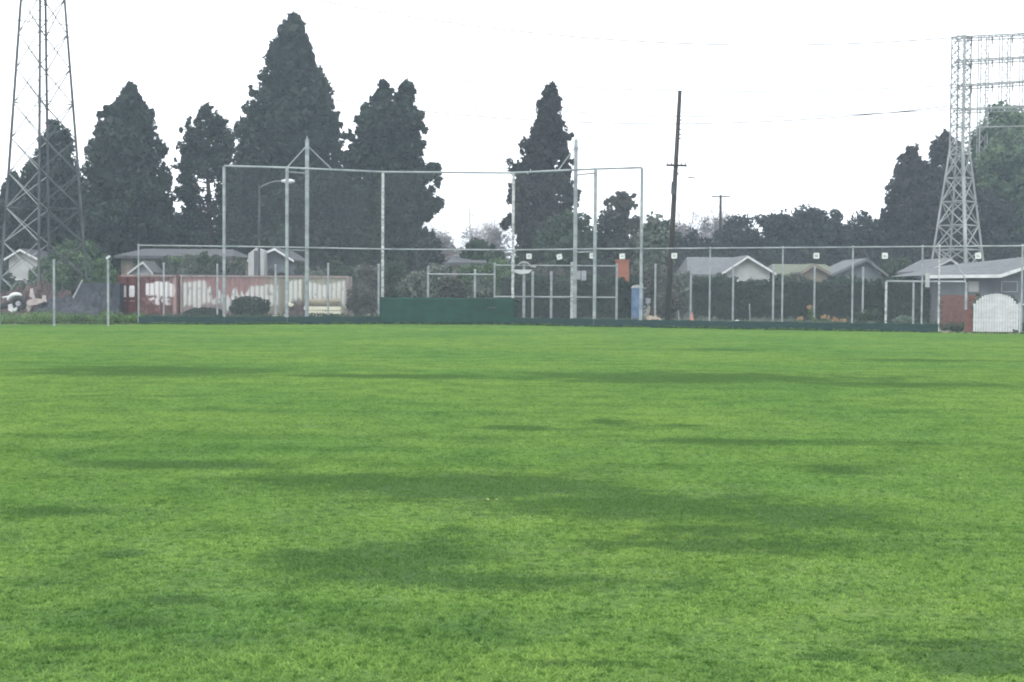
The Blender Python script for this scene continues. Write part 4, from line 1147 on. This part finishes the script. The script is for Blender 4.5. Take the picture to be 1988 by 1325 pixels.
def container(label, pxl, pxr, ytop, colour, frame_mat, roofc):
    a = P(pxl, ytop, Dc); b = P(pxr, ytop, Dc); zt = 2.56
    root = thing('shipping_container', label, 'container', ((a.x+b.x)/2, Dc, 0), 'shipping containers behind the fence')
    x0, x1 = a.x, b.x
    corrugated(x0+.12, x1-.12, Dc+.06, .16, zt-.12, colour, root)
    MB().box((x0+.02, Dc+.08, .1), (x1-.02, Dc+2.4, zt-.02)).build('body', frame_mat, root)
    MB().box((x0, Dc-.02, zt-.118), (x1, Dc+.078, zt)).build('top_beam', roofc, root)
    MB().box((x0, Dc-.02, .02), (x1, Dc+.078, .158)).build('bottom_beam', frame_mat, root)
    for x in (x0, x1-.118): MB().box((x, Dc-.024, .16), (x+.118, Dc+.076, zt-.12)).build('corner_post', frame_mat, root)
    for x in (x0-.01, x1-.15):
        for z in (0.005, zt-.11): MB().box((x, Dc-.04, z), (x+.16, Dc-.026, z+.115)).build('corner_casting', frame_mat, root)
    return root, x0, x1, zt
REDP = mat_noise('rusty_red_paint', (0.055,0.015,0.014), (0.10,0.032,0.030), 2.5, .75)
PINKP = mat_noise('faded_pink_paint', (0.16,0.125,0.12), (0.26,0.215,0.205), 2.0, .8)
def lerp(a, b, t): return a*(1-t[:, None]) + b*t[:, None]
def sstep(a, b, x): t = np.clip((x-a)/(b-a), 0, 1); return t*t*(3-2*t)
def col_red(x, z, ph):
    n1 = vnoise(x,z,1,2.2,2.0); n2 = vnoise(x,z,2,7,5); n3 = vnoise(x,z,3,16,9)
    c_ = lerp(np.array([.060,.015,.015]), np.array([.10,.033,.032]), n1*.6+n2*.4)
    white = np.array([.56,.55,.55]); m = np.zeros(len(x))
    ridge = (ph > .22) & (ph < .78)
    for (cx_, cz, rx, rz, pw) in ((1.75-.02,1.55,.28,.36,6),(2.2,1.6,.3,.42,4),(2.62,1.55,.26,.45,4),(2.95,1.5,.2,.38,3)):
        d = (np.abs((x-cx_)/rx)**pw + np.abs((z-cz)/rz)**pw); m = np.maximum(m, sstep(1.25, .75, d + (n3-.5)*.5))
    for (cx_, cz, rx, rz) in ((1.85,1.0,.22,.10),(2.1,.82,.2,.16),(2.6,.95,.32,.14),(2.75,.72,.16,.10),(2.2,1.08,.12,.3)):
        d = np.sqrt(((x-cx_)/rx)**2 + ((z-cz)/rz)**2) + (n3-.5)*.9; m = np.maximum(m, sstep(1.15, .7, d)*.9)
    m *= np.where(ridge, 1, .55)
    mask_col = sstep(.62,.72,n2)*.25
    c_ = lerp(c_, np.array([.28,.19,.18]), mask_col)
    pk = sstep(3.0, 3.08, x) * sstep(3.32, 3.2, x); c_ = lerp(c_, np.array([.27,.18,.17]), pk*.9)
    return lerp(c_, white, m)
rc, cx0, cx1, czt = container('small rusty red shipping container with white paint patches and doors at its left', 230, 347, 534, col_red, REDP, PINKP)
# its left part: two flat doors in front of the panel
for k, (xa, xb) in enumerate(((.06,.55),(.57,1.06))):
    dr = MB().box((cx0+xa, Dc-.07, .18), (cx0+xb, Dc-.025, czt-.14)).build('door', REDP, rc)
    q0 = cx0+xa+.12 if k == 0 else cx0+xb-.44; nn_ = []
    for t in range(22):
        an = 2*math.pi*t/22; nn_.append((q0+.17+.16*math.copysign(abs(math.cos(an))**.5, math.cos(an))*rng.uniform(.93,1.05), 1.58+.36*math.copysign(abs(math.sin(an))**.5, math.sin(an))*rng.uniform(.9,1.06)))
    MB().prism(nn_, Dc-.076, Dc-.0715).build('paint_patch', WHITE, dr)
    MB().tube([(cx0+(xb-.05 if k == 0 else xa+.05), Dc-.1, .25), (cx0+(xb-.05 if k == 0 else xa+.05), Dc-.1, czt-.2)], .02, 6).build('lock_rod', REDP, dr)
    MB().box((cx0+xa+.1, Dc-.075, 1.0), (cx0+xb-.1, Dc-.0715, 1.06)).build('hinge_plate', PINKP, dr)
def col_white(x, z, ph):
    n1 = vnoise(x,z,11,1.2,1.0); n2 = vnoise(x,z,12,5,3); n3 = vnoise(x,z,13,14,8); col_n = vnoise(x, z*0, 14, 6, 1)
    base = lerp(np.array([.20,.155,.15]), np.array([.21,.21,.165]), sstep(3.6, 5.2, x))
    base = base * (.75 + .4*n2[:, None])
    white = np.array([.47,.48,.46]) * (.9 + .15*n3[:, None])
    ridge = np.where((ph > .2) & (ph < .8), 1, .35)
    zt_ = 1.95 + .12*np.sin(x*2.1) + .2*(n1-.5)
    red_zone = sstep(1.3, 1.6, x) * sstep(5.2, 4.4, x)
    top_limit = zt_ - red_zone * (.25 + 1.0*np.clip(col_n - .25, 0, 1)*sstep(4.4,3.4,x) )
    m = sstep(top_limit + .12, top_limit - .05, z + (n3-.5)*.12)
    bottom = .35 + .5*vnoise(x, z*0, 16, 3, 1); m *= sstep(bottom-.15, bottom+.1, z)
    gap = sstep(5.55,5.7,x)*sstep(6.25,6.1,x) + sstep(6.9,7.0,x)*sstep(7.4,7.25,x); m *= 1-gap*.85
    m *= sstep(.12, .3, n2 + .15)
    c_ = lerp(base, white, m*ridge)
    red = np.array([.21,.09,.09]) * (.85+.3*n2[:, None])
    rm_ = sstep(top_limit - .02, top_limit + .1, z) * sstep(5.6, 4.6, x) * sstep(.2,.5,x+.2)
    c_ = lerp(c_, red, rm_*.6)
    c_ = lerp(c_, np.array([.13,.12,.085]), gap * (.55+.4*n2) * sstep(2.3,2.0,z))
    c_ = lerp(c_, np.array([.20,.13,.11]), sstep(.35,.05,z)*.7)
    c_ = lerp(c_, np.array([.085,.075,.06]), sstep(6.2,6.6,x)*sstep(9.3,9.0,x)*sstep(1.15,.85,z+(n3-.5)*.3)*.85)
    return c_
wc, wx0, wx1, wzt = container('long faded white and pink corrugated shipping container', 350, 676, 536, col_white, PINKP, PINKP)

# ------------------------------------------------------------------ heaps and small things
def heap(name, label, cat, pxl, pxr, D, ytop, mat, depth=2.0, seed=1, rough=.18, flat=.5, sharp=1.0, parent=None):
    a = P(pxl, ytop, D); b = P(pxr, ytop, D); zt = a.z; cx_ = (a.x+b.x)/2; rx = (b.x-a.x)/2
    nu, nv_ = 44, 20; vs = []; r_ = np.random.default_rng(seed)
    U, Vv = np.meshgrid(np.linspace(-1,1,nu), np.linspace(-1,1,nv_), indexing='ij')
    n1 = vnoise(U*3, Vv*3, seed, 2.0, 2.0); n2 = vnoise(U*3, Vv*3, seed+1, 6.0, 6.0)
    rr_ = np.clip(1 - (np.abs(U)**(2+3*flat) + np.abs(Vv)**2.2), 0, 1)**(.6/sharp)
    Z = zt * rr_ * (.62 + .45*n1 + rough*(n2-.5))
    v = np.stack([U*rx, Vv*depth/2, Z - .02], -1).reshape(-1, 3)
    fs = [(i*nv_+j, (i+1)*nv_+j, (i+1)*nv_+j+1, i*nv_+j+1) for i in range(nu-1) for j in range(nv_-1)]
    me = bpy.data.meshes.new(name); me.from_pydata(v.tolist(), [], fs); finish(me, mat)
    o = link(name, me, None, (cx_, D, 0)); tag(o, label, cat); return o
heap('tarpaulin', 'low crumpled dark tarpaulin heap between the two left fence posts', 'tarpaulin', 62, 190, 78, 580, TARP, 2.5, 3, rough=.5)
heap('tarpaulin', 'dark sloping tarpaulin mound touching the red container', 'tarpaulin', 150, 236, 80, 566, TARP, 2.2, 5, rough=.35)
heap('scrap_heap', 'brown tangled scrap heap behind the white quad bike', 'heap', 12, 150, 84, 556, JUNK, 3, 9, rough=.8)
heap('scrap_heap', 'low brownish scrap heap at the foot of the left pylon leg', 'heap', -60, 90, 82, 568, JUNK, 3, 12, rough=.8)
# dark covered box
a = P(148, 549, 83); b = P(232, 549, 83)
cv = thing('covered_stack', 'tall dark tarpaulin covered stack just left of the red container', 'stack', ((a.x+b.x)/2, 83, 0))
MB().prism([(a.x-.5,0),(b.x,0),(b.x,a.z-.02),(a.x+.35,a.z),(a.x+.1,a.z-.15)], 83, 84.6).build('cover', TARP, cv)
MB().prism([(a.x+.15,a.z-.3),(b.x-.3,a.z-.12),(b.x-1.0,.9),(a.x-.2,.75)], 82.9, 82.97).build('loose_sheet', TARP, cv)
rod = [P(143,577,79), P(160,544,79)]
tag(MB().tube([rod[0]-(rod[1]-rod[0])*.35, rod[1]], .045, 6).build('leaning_pipe', PALE, None, loc=tuple(rod[0])), 'pale leaning pipe sticking up from the dark tarpaulins', 'pipe')
# white quad bike
D = 76; q = thing('quad_bike', 'white quad bike with black wheel parked at the left edge', 'vehicle', (GX(30,D,0), D, 0))
wc_ = P(36, 588, D); wheel = MB(); 
ring = []
for i in range(25):
    an = 2*math.pi*i/24; ring.append((wc_.x + .30*math.cos(an), D, wc_.z-.05 + .30*math.sin(an)))
ty = wheel.tube(ring, .13, 8, False).build('tyre', RUBBER, q, smooth=True)
MB().tube([(wc_.x, D-.1, wc_.z-.05), (wc_.x, D+.1, wc_.z-.05)], .13, 12).build('rim', GREYBOX, q)
fd = []
for i in range(9):
    an = R(60 + i*13); fd.append((wc_.x-.08 + .50*math.cos(an), D, wc_.z-.02 + .46*math.sin(an)))
MB().tube(fd, [.06,.09,.11,.12,.12,.12,.11,.10,.08], 8).build('fender', WHITE, q, smooth=True)
bp_ = [P(18,592,D), P(25,590,D), P(28,600,D), P(35,596,D), P(35,602,D), P(28,607,D), P(19,603,D)]
MB().prism([(p.x,p.z) for p in bp_], D-.2, D+.1).build('body_panel', WHITE, q)
MB().tube([P(5,578,D), P(20,576,D)], .05, 6).build('rack', WHITE, q)
MB().tube([P(-14,600,D)+Vector((.0,.25,0)), P(10,592,D)+Vector((0,.25,0)), wc_+Vector((0,.25,0))], [.12,.16,.1], 6).build('frame', RUBBER, q)
rr2 = P(-12, 590, D); ring = [(rr2.x + .30*math.cos(2*math.pi*i/24), D, .42 + .30*math.sin(2*math.pi*i/24)) for i in range(25)]
MB().tube(ring, .12, 8, False).build('tyre', RUBBER, q, smooth=True)
# ground the vehicle
# beige lounge-like scrap
D = 77.5; sc = thing('broken_chair', 'dusty pink broken reclining chair among the scrap at left', 'chair', (GX(70,D,0), D, 0))
MB().prism([(p.x,p.z) for p in (P(54,586,D),P(66,580,D),P(84,581,D),P(90,586,D),P(74,592,D),P(60,594,D))], D-.3, D+.2).build('seat', PINKB, sc)
MB().prism([(p.x,p.z) for p in (P(58,576,D),P(60,561,D),P(63,560,D),P(67,580,D))], D-.1, D+.1).build('backrest', PINKB, sc)
MB().tube([P(86,586,D), P(86,574,D)], [.11,.1], 8).build('headrest', PINKB, sc)
MB().prism([(p.x,p.z) for p in (P(50,588,D),P(66,590,D),P(60,602,D),P(56,606,D))], D-.12, D+.1).build('leg_cover', PINKB, sc)
for px_ in (56, 62, 84): MB().tube([P(px_, 590, D), Vector((P(px_,590,D).x, D, 0))], .025, 5).build('leg', STEELD, sc)

# cream boards stacked beside the container
D = 82.8
cs_ = [((592,596),(662,602),'uppermost thick cream board of the stack before the container'),
       ((596,604),(662,609),'second cream board from the top of the stack'),
       ((594,612),(660,617),'cream board low in the stack with a dark gap above'),
       ((600,620),(652,624),'grey cream board at the bottom of the stack')]
for (pa, pb, lab) in cs_:
    a = P(pa[0], pa[1], D); b = P(pb[0], pb[1]-3, D); c0 = P((pa[0]+pb[0])/2, (pa[1]+pb[1])/2, D)
    L = b.x-a.x; o = MB().obox(c0, (L, .7, (pb[1]-pa[1])/FOC*D+.02), ry=R(rng.uniform(-.6,.9)))
    tag(o.build('board', CREAM, None, loc=(c0.x,D,c0.z)), lab, 'board', 'cream boards stacked before the container')
a = P(592, 586, D); b = P(660, 584, D)
tag(MB().tube([a, a.lerp(b,.5)+Vector((0,0,-.05)), b], [.15,.17,.14], 10).build('rolled_mat', TAN, None, loc=tuple(a)), 'long tan rolled mat lying on top of the cream boards', 'roll')
bl = MB()
for z0_, z1_ in ((0.02, P(625,617.5,D).z),): bl.box((P(600,600,D).x, D+.0, z0_), (P(612,600,D).x, D+.3, .25)).box((P(640,600,D).x, D, z0_), (P(650,600,D).x, D+.3, .25))
tag(bl.build('support_blocks', JUNK, None, loc=tuple(P(606,620,D))), 'dark blocks under the stack of cream boards', 'blocks')
a = [P(533,612,D),P(561,611,D),P(570,622,D),P(531,623,D)]
tag(MB().prism([(p.x,p.z) for p in a], D-.5, D-.38).build('board', CREAM, None, loc=tuple(a[0])), 'short cream board leaning on the ground beside the round dark bush', 'board', 'cream boards stacked before the container')
a = [P(560,586,D),P(572,592,D),P(566,596,D),P(556,592,D)]
tag(MB().prism([(p.x,p.z) for p in a], D-.2, D-.1).build('panel_piece', CREAM, None, loc=tuple(a[0])), 'small cream offcut propped on the scrap left of the stack', 'board')
heap('scrap_heap', 'tangled brown and grey scrap left of the cream boards', 'heap', 548, 604, 83.1, 590, JUNK, 1.4, 21, rough=.9)
shrub('round dark green bush before the long container', 485, 82.4, 572, 42, L_HEDGE, leaf=.1, per=120, rad=.5, dens=1.3)
shrub('low dark weedy bush left of the round dark bush', 395, 82.6, 598, 40, L_DEEP, leaf=.09, per=80, rad=.4)
shrub('small dark bush right of the cream boards', 700, 84, 540, 34, L_BROWN, leaf=.1, rad=.5)

# portable toilet
D = 79; a = P(1232, 556, D); b = P(1247, 556, D)
pt = thing('portable_toilet', 'blue portable toilet with a pale roof beside the right backstop corner', 'toilet', ((a.x+b.x)/2, D, 0))
xa, xb = a.x-.1, b.x+.08
MB().box((xa, D, .05), (xb, D+.9, a.z-.1)).build('cabin', BLUE, pt)
MB().box((xa+.05, D-.025, .15), (xb-.05, D-.003, a.z-.2)).build('door', BLUE, pt)
MB().prism([(xa-.03,a.z-.098),(xb+.03,a.z-.098),(xb-.05,a.z+.02),((xa+xb)/2,a.z+.07),(xa+.08,a.z+.02)], D-.04, D+.94).build('roof', PALE, pt)
MB().box((xa, D-.02, 0), (xb, D+.9, .048)).build('skid', GREYBOX, pt)

# hedges and screens
hedge('tall clipped dark green hedge behind the right fence', 1342, 1812, 84, 541, L_HEDGE, 1.6)
hedge('dark green hedge behind the dugout frame', 968, 1248, 88, 537, L_HEDGE, 1.4)
hedge('dark hedge filling the gap before the brick wall', 1775, 1836, 82.5, 552, L_HEDGE, 1.2)
GS = 'mixed shrubs behind the backstop'
sh_list = [(618,92,508,40,L_OLIVE,'grey green shrub behind the right end of the long container'),(655,91,500,36,L_MID,'yellow green tipped shrub above the cream boards'),
    (690,92,512,42,L_OLIVE,'grey shrub left of the green panel'),(722,89,500,34,L_BROWN,'brown green shrub at the left corner of the green panel'),
    (765,92,498,38,L_MID,'mid green shrub above the left end of the green panel'),(805,90,520,40,L_OLIVE,'grey green shrub above the green panel left of its middle'),
    (845,92,505,38,L_OLIVE,'dull shrub behind the middle of the green panel'),(880,89,530,36,L_BROWN,'low brown shrub behind the low grey bar'),
    (915,95,502,40,L_LIGHT,'light green shrub above the right end of the green panel'),(960,96,496,42,L_LIGHT,'pale green shrub beside the right centre post'),
    (935,88,535,36,L_OLIVE,'low grey green shrub near the dugout frame'),(1000,99,494,40,L_MID,'mid green shrub behind the first white plate'),
    (1060,98,500,55,L_BROWN,'brown green scrub above the dugout hedge'),(1150,99,498,60,L_DEEP,'dark scrub above the dugout hedge near the thick post'),
    (1235,97,515,34,L_BROWN,'brown scrub right of the orange chimney'),(1280,92,505,34,L_BROWN,'brown scrub left of the leaning pole'),
    (1325,93,515,30,L_OLIVE,'grey green scrub right of the leaning pole'),(1300,86,560,34,L_BROWN,'low brown thicket at the foot of the leaning pole'),
    (360,96,502,24,L_MID,'small green bush before the grey roof on the left'),(395,95,498,20,L_MID,'small bush just left of the left backstop post'),
    (455,95,500,34,L_DEEP,'dark bush behind the left backstop post'),(590,96,505,34,L_DEEP,'dark bush right of the white gable'),
    (540,92,512,30,L_DEEP,'dark bush under the white gable'),(325,97,505,16,L_DEEP,'slim dark bush before the beige wall'),
    (415,94.5,487,22,L_MID,'leafy bush just left of the left backstop post foot'),(365,94.5,486,20,L_OLIVE,'grey bush in front of the left half of the grey roof'),(268,96.5,498,15,L_MID,'small green bush at the left end of the grey roof'),(325,96,489,14,L_OLIVE,'grey green bush rising over the left part of the grey roof'),(395,95,486,17,L_MID,'tall green bush before the middle of the grey roof'),(462,95,490,18,L_OLIVE,'dull bush left of the narrow white shed'),(285,97,503,18,L_OLIVE,'dull small bush over the left end of the red container'),(306,96,500,16,L_MID,'round bush left of the slim dark bush'),(342,97,492,20,L_LIGHT,'light green bush before the grey roof'),(378,96,493,18,L_OLIVE,'grey bush in the middle of the grey roof'),(410,96,494,18,L_LIGHT,'yellow green bush near the left backstop post'),(440,96,498,18,L_OLIVE,'dull bush just right of the left backstop post'),(420,100,496,20,L_OLIVE,'grey green bush behind the left backstop post'),
    (50,93,535,36,L_OLIVE,'dull shrub below the pale house at the left edge'),(5,96,520,30,L_MID,'green shrub cut by the left edge'),
    (700,96,530,60,L_BROWN,'wide brown thicket behind the second fence'),(820,95,545,70,L_BROWN,'wide brown thicket behind the green panel')]
for (px_, D_, yt, hw, mt, lab) in sh_list:
    shrub(lab, px_, D_, yt, hw, mt, leaf=.13, per=80, rad=.55, group=GS)
shrub('round green shrub with bluish leaves inside the pipe gate frame', 1755, 72.5, 612, 24, L_BLUEW, leaf=.07, per=70, rad=.3)
shrub('dark green shrub right of the orange flower heads', 1690, 75, 598, 28, L_MID, leaf=.08, per=70, rad=.35)
shrub('small dark shrub leaning on the brick wall', 1866, 74, 594, 16, L_DEEP, leaf=.07, per=60, rad=.3)
# orange tipped plants
for (px_, yt, lab) in ((1573,593,'tallest tan flower head plant by the right hedge'),(1553,615,'small tan flower head plant left of the tallest one'),
                       (1603,613,'tan flower head plant right of the tallest one'),(1622,617,'tan flower plant in the middle of the low row'),(1638,619,'last small tan flower plant of the low row')):
    D = 75; t = P(px_, yt, D); r_ = thing('flowering_plant', lab, 'plant', (t.x, D, 0), 'tan flower heads before the right hedge')
    cc = np.array([[t.x + rng.normal(0,.08), D + rng.normal(0,.05), t.z - .1 + rng.normal(0,.03)] for _ in range(5)])
    foliage('flower_head', [leaves(cc, np.full((5,3), .10), 40, .05, np.full(5,.6), shell=.1)], L_PAMPAS, r_)
    cc = np.array([[t.x + rng.normal(0,.1), D + rng.normal(0,.08), z] for z in np.linspace(.1, max(.2, t.z-.25), 8)])
    foliage('leaves', [leaves(cc, np.full((8,3), .14), 40, .07, np.full(8,.5), shell=.1)], L_WEED, r_)
    MB().tube([(t.x,D,0),(t.x,D,t.z-.15)], .012, 5).build('stem', BARK, r_)
# weeds strips
def weeds(label, pxa, pxb, Da, Db, h, mat, n_, leaf=.07):
    cc = []; 
    for i in range(n_):
        D_ = rng.uniform(Da, Db); px_ = rng.uniform(pxa, pxb); x = GX(px_, D_, 0)
        if D_ < fy(x) + .35: D_ = fy(x) + .35 + rng.uniform(0, 1.5); x = GX(px_, D_, 0)
        hh = h * (.35 + .9*vnoise(np.array([x]), np.array([D_]), 31, .8, .8)[0]) * rng.uniform(.6,1.1)
        cc.append((x, D_, hh*.5, hh))
    cc = np.array(cc); rd = np.stack([cc[:,3]*.7+.05, cc[:,3]*.7+.05, cc[:,3]*.55], 1)
    tn = np.clip(vnoise(cc[:,0], cc[:,1], 33, 1.2, 1.2) + rng.normal(0,.12,n_), 0, 1)
    v, t = leaves(cc[:, :3], rd, 45, leaf, tn, flat=.2, shell=.1, up=.2)
    v[:, 2] = np.maximum(v[:, 2], 0.0)
    me = quads_mesh('weeds', v, 4, t); me.materials.append(mat)
    tag(link('weeds', me), label, 'weeds', kind='stuff')
weeds('bright green weeds growing along the left fence below the tarpaulins', -120, 275, 66, 76, .62, L_WEED, 420)
weeds('darker weeds at the foot of the containers', 230, 760, 76, 82.5, .45, L_MID, 420)
weeds('dry pale weeds behind the right fence', 1230, 1700, 71, 80, .42, L_OLIVE, 420)
weeds('green weeds around the pipe gate frame and brick wall', 1640, 2050, 66, 76, .40, L_MID, 300)
weeds('ragged grass tufts growing along the foot of the long fence', 1235, 2050, 60, 61, .16, L_MID, 10)
weeds('low grass behind the dugout frame', 990, 1240, 76, 86, .28, L_MID, 220)

# tufts left by the mower along the foot of the boards
nf_ = 900; xx = rng.uniform(FL[0][0], FL[-1][0], nf_); yy = np.array([fy(x) for x in xx]) - .16 - .12*rng.random(nf_)
hh = .035 + .11*vnoise(xx, xx*0, 61, 1.3, 1) * rng.uniform(.5, 1.3, nf_)
v, t = leaves(np.stack([xx, yy, hh*.5], 1), np.stack([hh*1.2, hh*.8, hh*.6], 1), 22, .035, np.clip(rng.normal(.45,.2,nf_),0,1), flat=.1, shell=.1, aspect=2.2)
v[:, 2] = np.maximum(v[:, 2], 0)
me = quads_mesh('edge_tufts', v, 4, t); me.materials.append(L_WEED)
tag(link('edge_tufts', me), 'uneven grass tufts along the foot of the green boards', 'grass', kind='stuff')
# odds and ends at the fence foot
D = 71.5; a = P(1428, 630, D)
wb = MB(); wb.tube([P(1412,633,D), P(1422,629,D), P(1432,626,D), P(1438,628,D)], [.03,.09,.14,.07], 8)
tag(wb.build('white_sack', WHITE, None, loc=tuple(a), smooth=True), 'small white sack lying at the foot of the right fence', 'sack')
D = 74; x_ = GX(1343, D, .3)
cn = thing('traffic_cone', 'faded pink traffic cone behind a thin fence post', 'cone', (x_, D, 0))
MB().tube([(x_,D,.03),(x_,D,.72)], [.16,.03], 12).build('cone_body', CONE, cn); MB().box((x_-.2,D-.2,0),(x_+.2,D+.2,.028)).build('base', CONE, cn)
heap('soil_pile', 'small sandy soil pile beside the blue toilet', 'soil', 1247, 1286, 77, 612, SAND, 1.6, 41)
D = 80; a = P(1258, 584, D); sg = thing('small_sign', 'small grey square sign right of the blue toilet', 'sign', (a.x, D, 0))
MB().box((a.x-.13,D-.03,a.z-.16),(a.x+.13,D-.005,a.z+.13)).build('plate', GREYBOX, sg); MB().tube([(a.x,D+.02,0),(a.x,D+.02,a.z)], .02, 6).build('post', GALV, sg)
for px_, yt, lab in ((1317,603,'short white stake leaning right of the wooden pole'),(1386,615,'short grey stake before the hedge'),(1455,590,'thin grey stake before the hedge middle')):
    D = 76; a = P(px_, yt, D); tag(MB().tube([(a.x+.06,D,0), a], .03, 6).build('stake', GALV, None, loc=(a.x,D,0)), lab, 'stake', 'stakes before the right hedge')
# pale litter on the lawn
c_ = GP(947, 975)
for k, (dx, r_, lab) in enumerate(((0,.013,'larger pale scrap lying in the dark patch of lawn'),(.07,.009,'smaller pale scrap beside the larger one on the lawn'))):
    m_ = MB(); vs = []
    for i in range(10):
        an = 2*math.pi*i/10; rr_ = r_*rng.uniform(.7,1.4); vs.append((c_.x+dx+rr_*math.cos(an), c_.y+rr_*math.sin(an), .022+rng.uniform(-.004,.004)))
    vs.append((c_.x+dx, c_.y, .032)); vs.append((c_.x+dx, c_.y, .006)); m_.add(vs, [(i,(i+1)%10,10) for i in range(10)] + [((i+1)%10,i,11) for i in range(10)])
    tag(m_.build('paper_scrap', SCRAP, None, loc=(c_.x+dx, c_.y, 0)), lab, 'litter', 'pale scraps on the lawn')

# ------------------------------------------------------------------ haze
hz, nt, b = new_mat('haze')
nt.nodes.remove(b)
pv = N(nt, 'ShaderNodeVolumePrincipled'); pv.inputs['Density'].default_value = 0.00082
pv.inputs['Color'].default_value = (0.70, 0.84, 0.98, 1); pv.inputs['Anisotropy'].default_value = 0.2
nt.links.new(pv.outputs[0], nt.nodes['Material Output'].inputs['Volume'])
hb = MB().box((-1510,-310,-1.0), (1510,2510,36)).build('haze', hz)
tag(hb, 'thin pale haze in the air over the whole field', 'haze', kind='stuff')
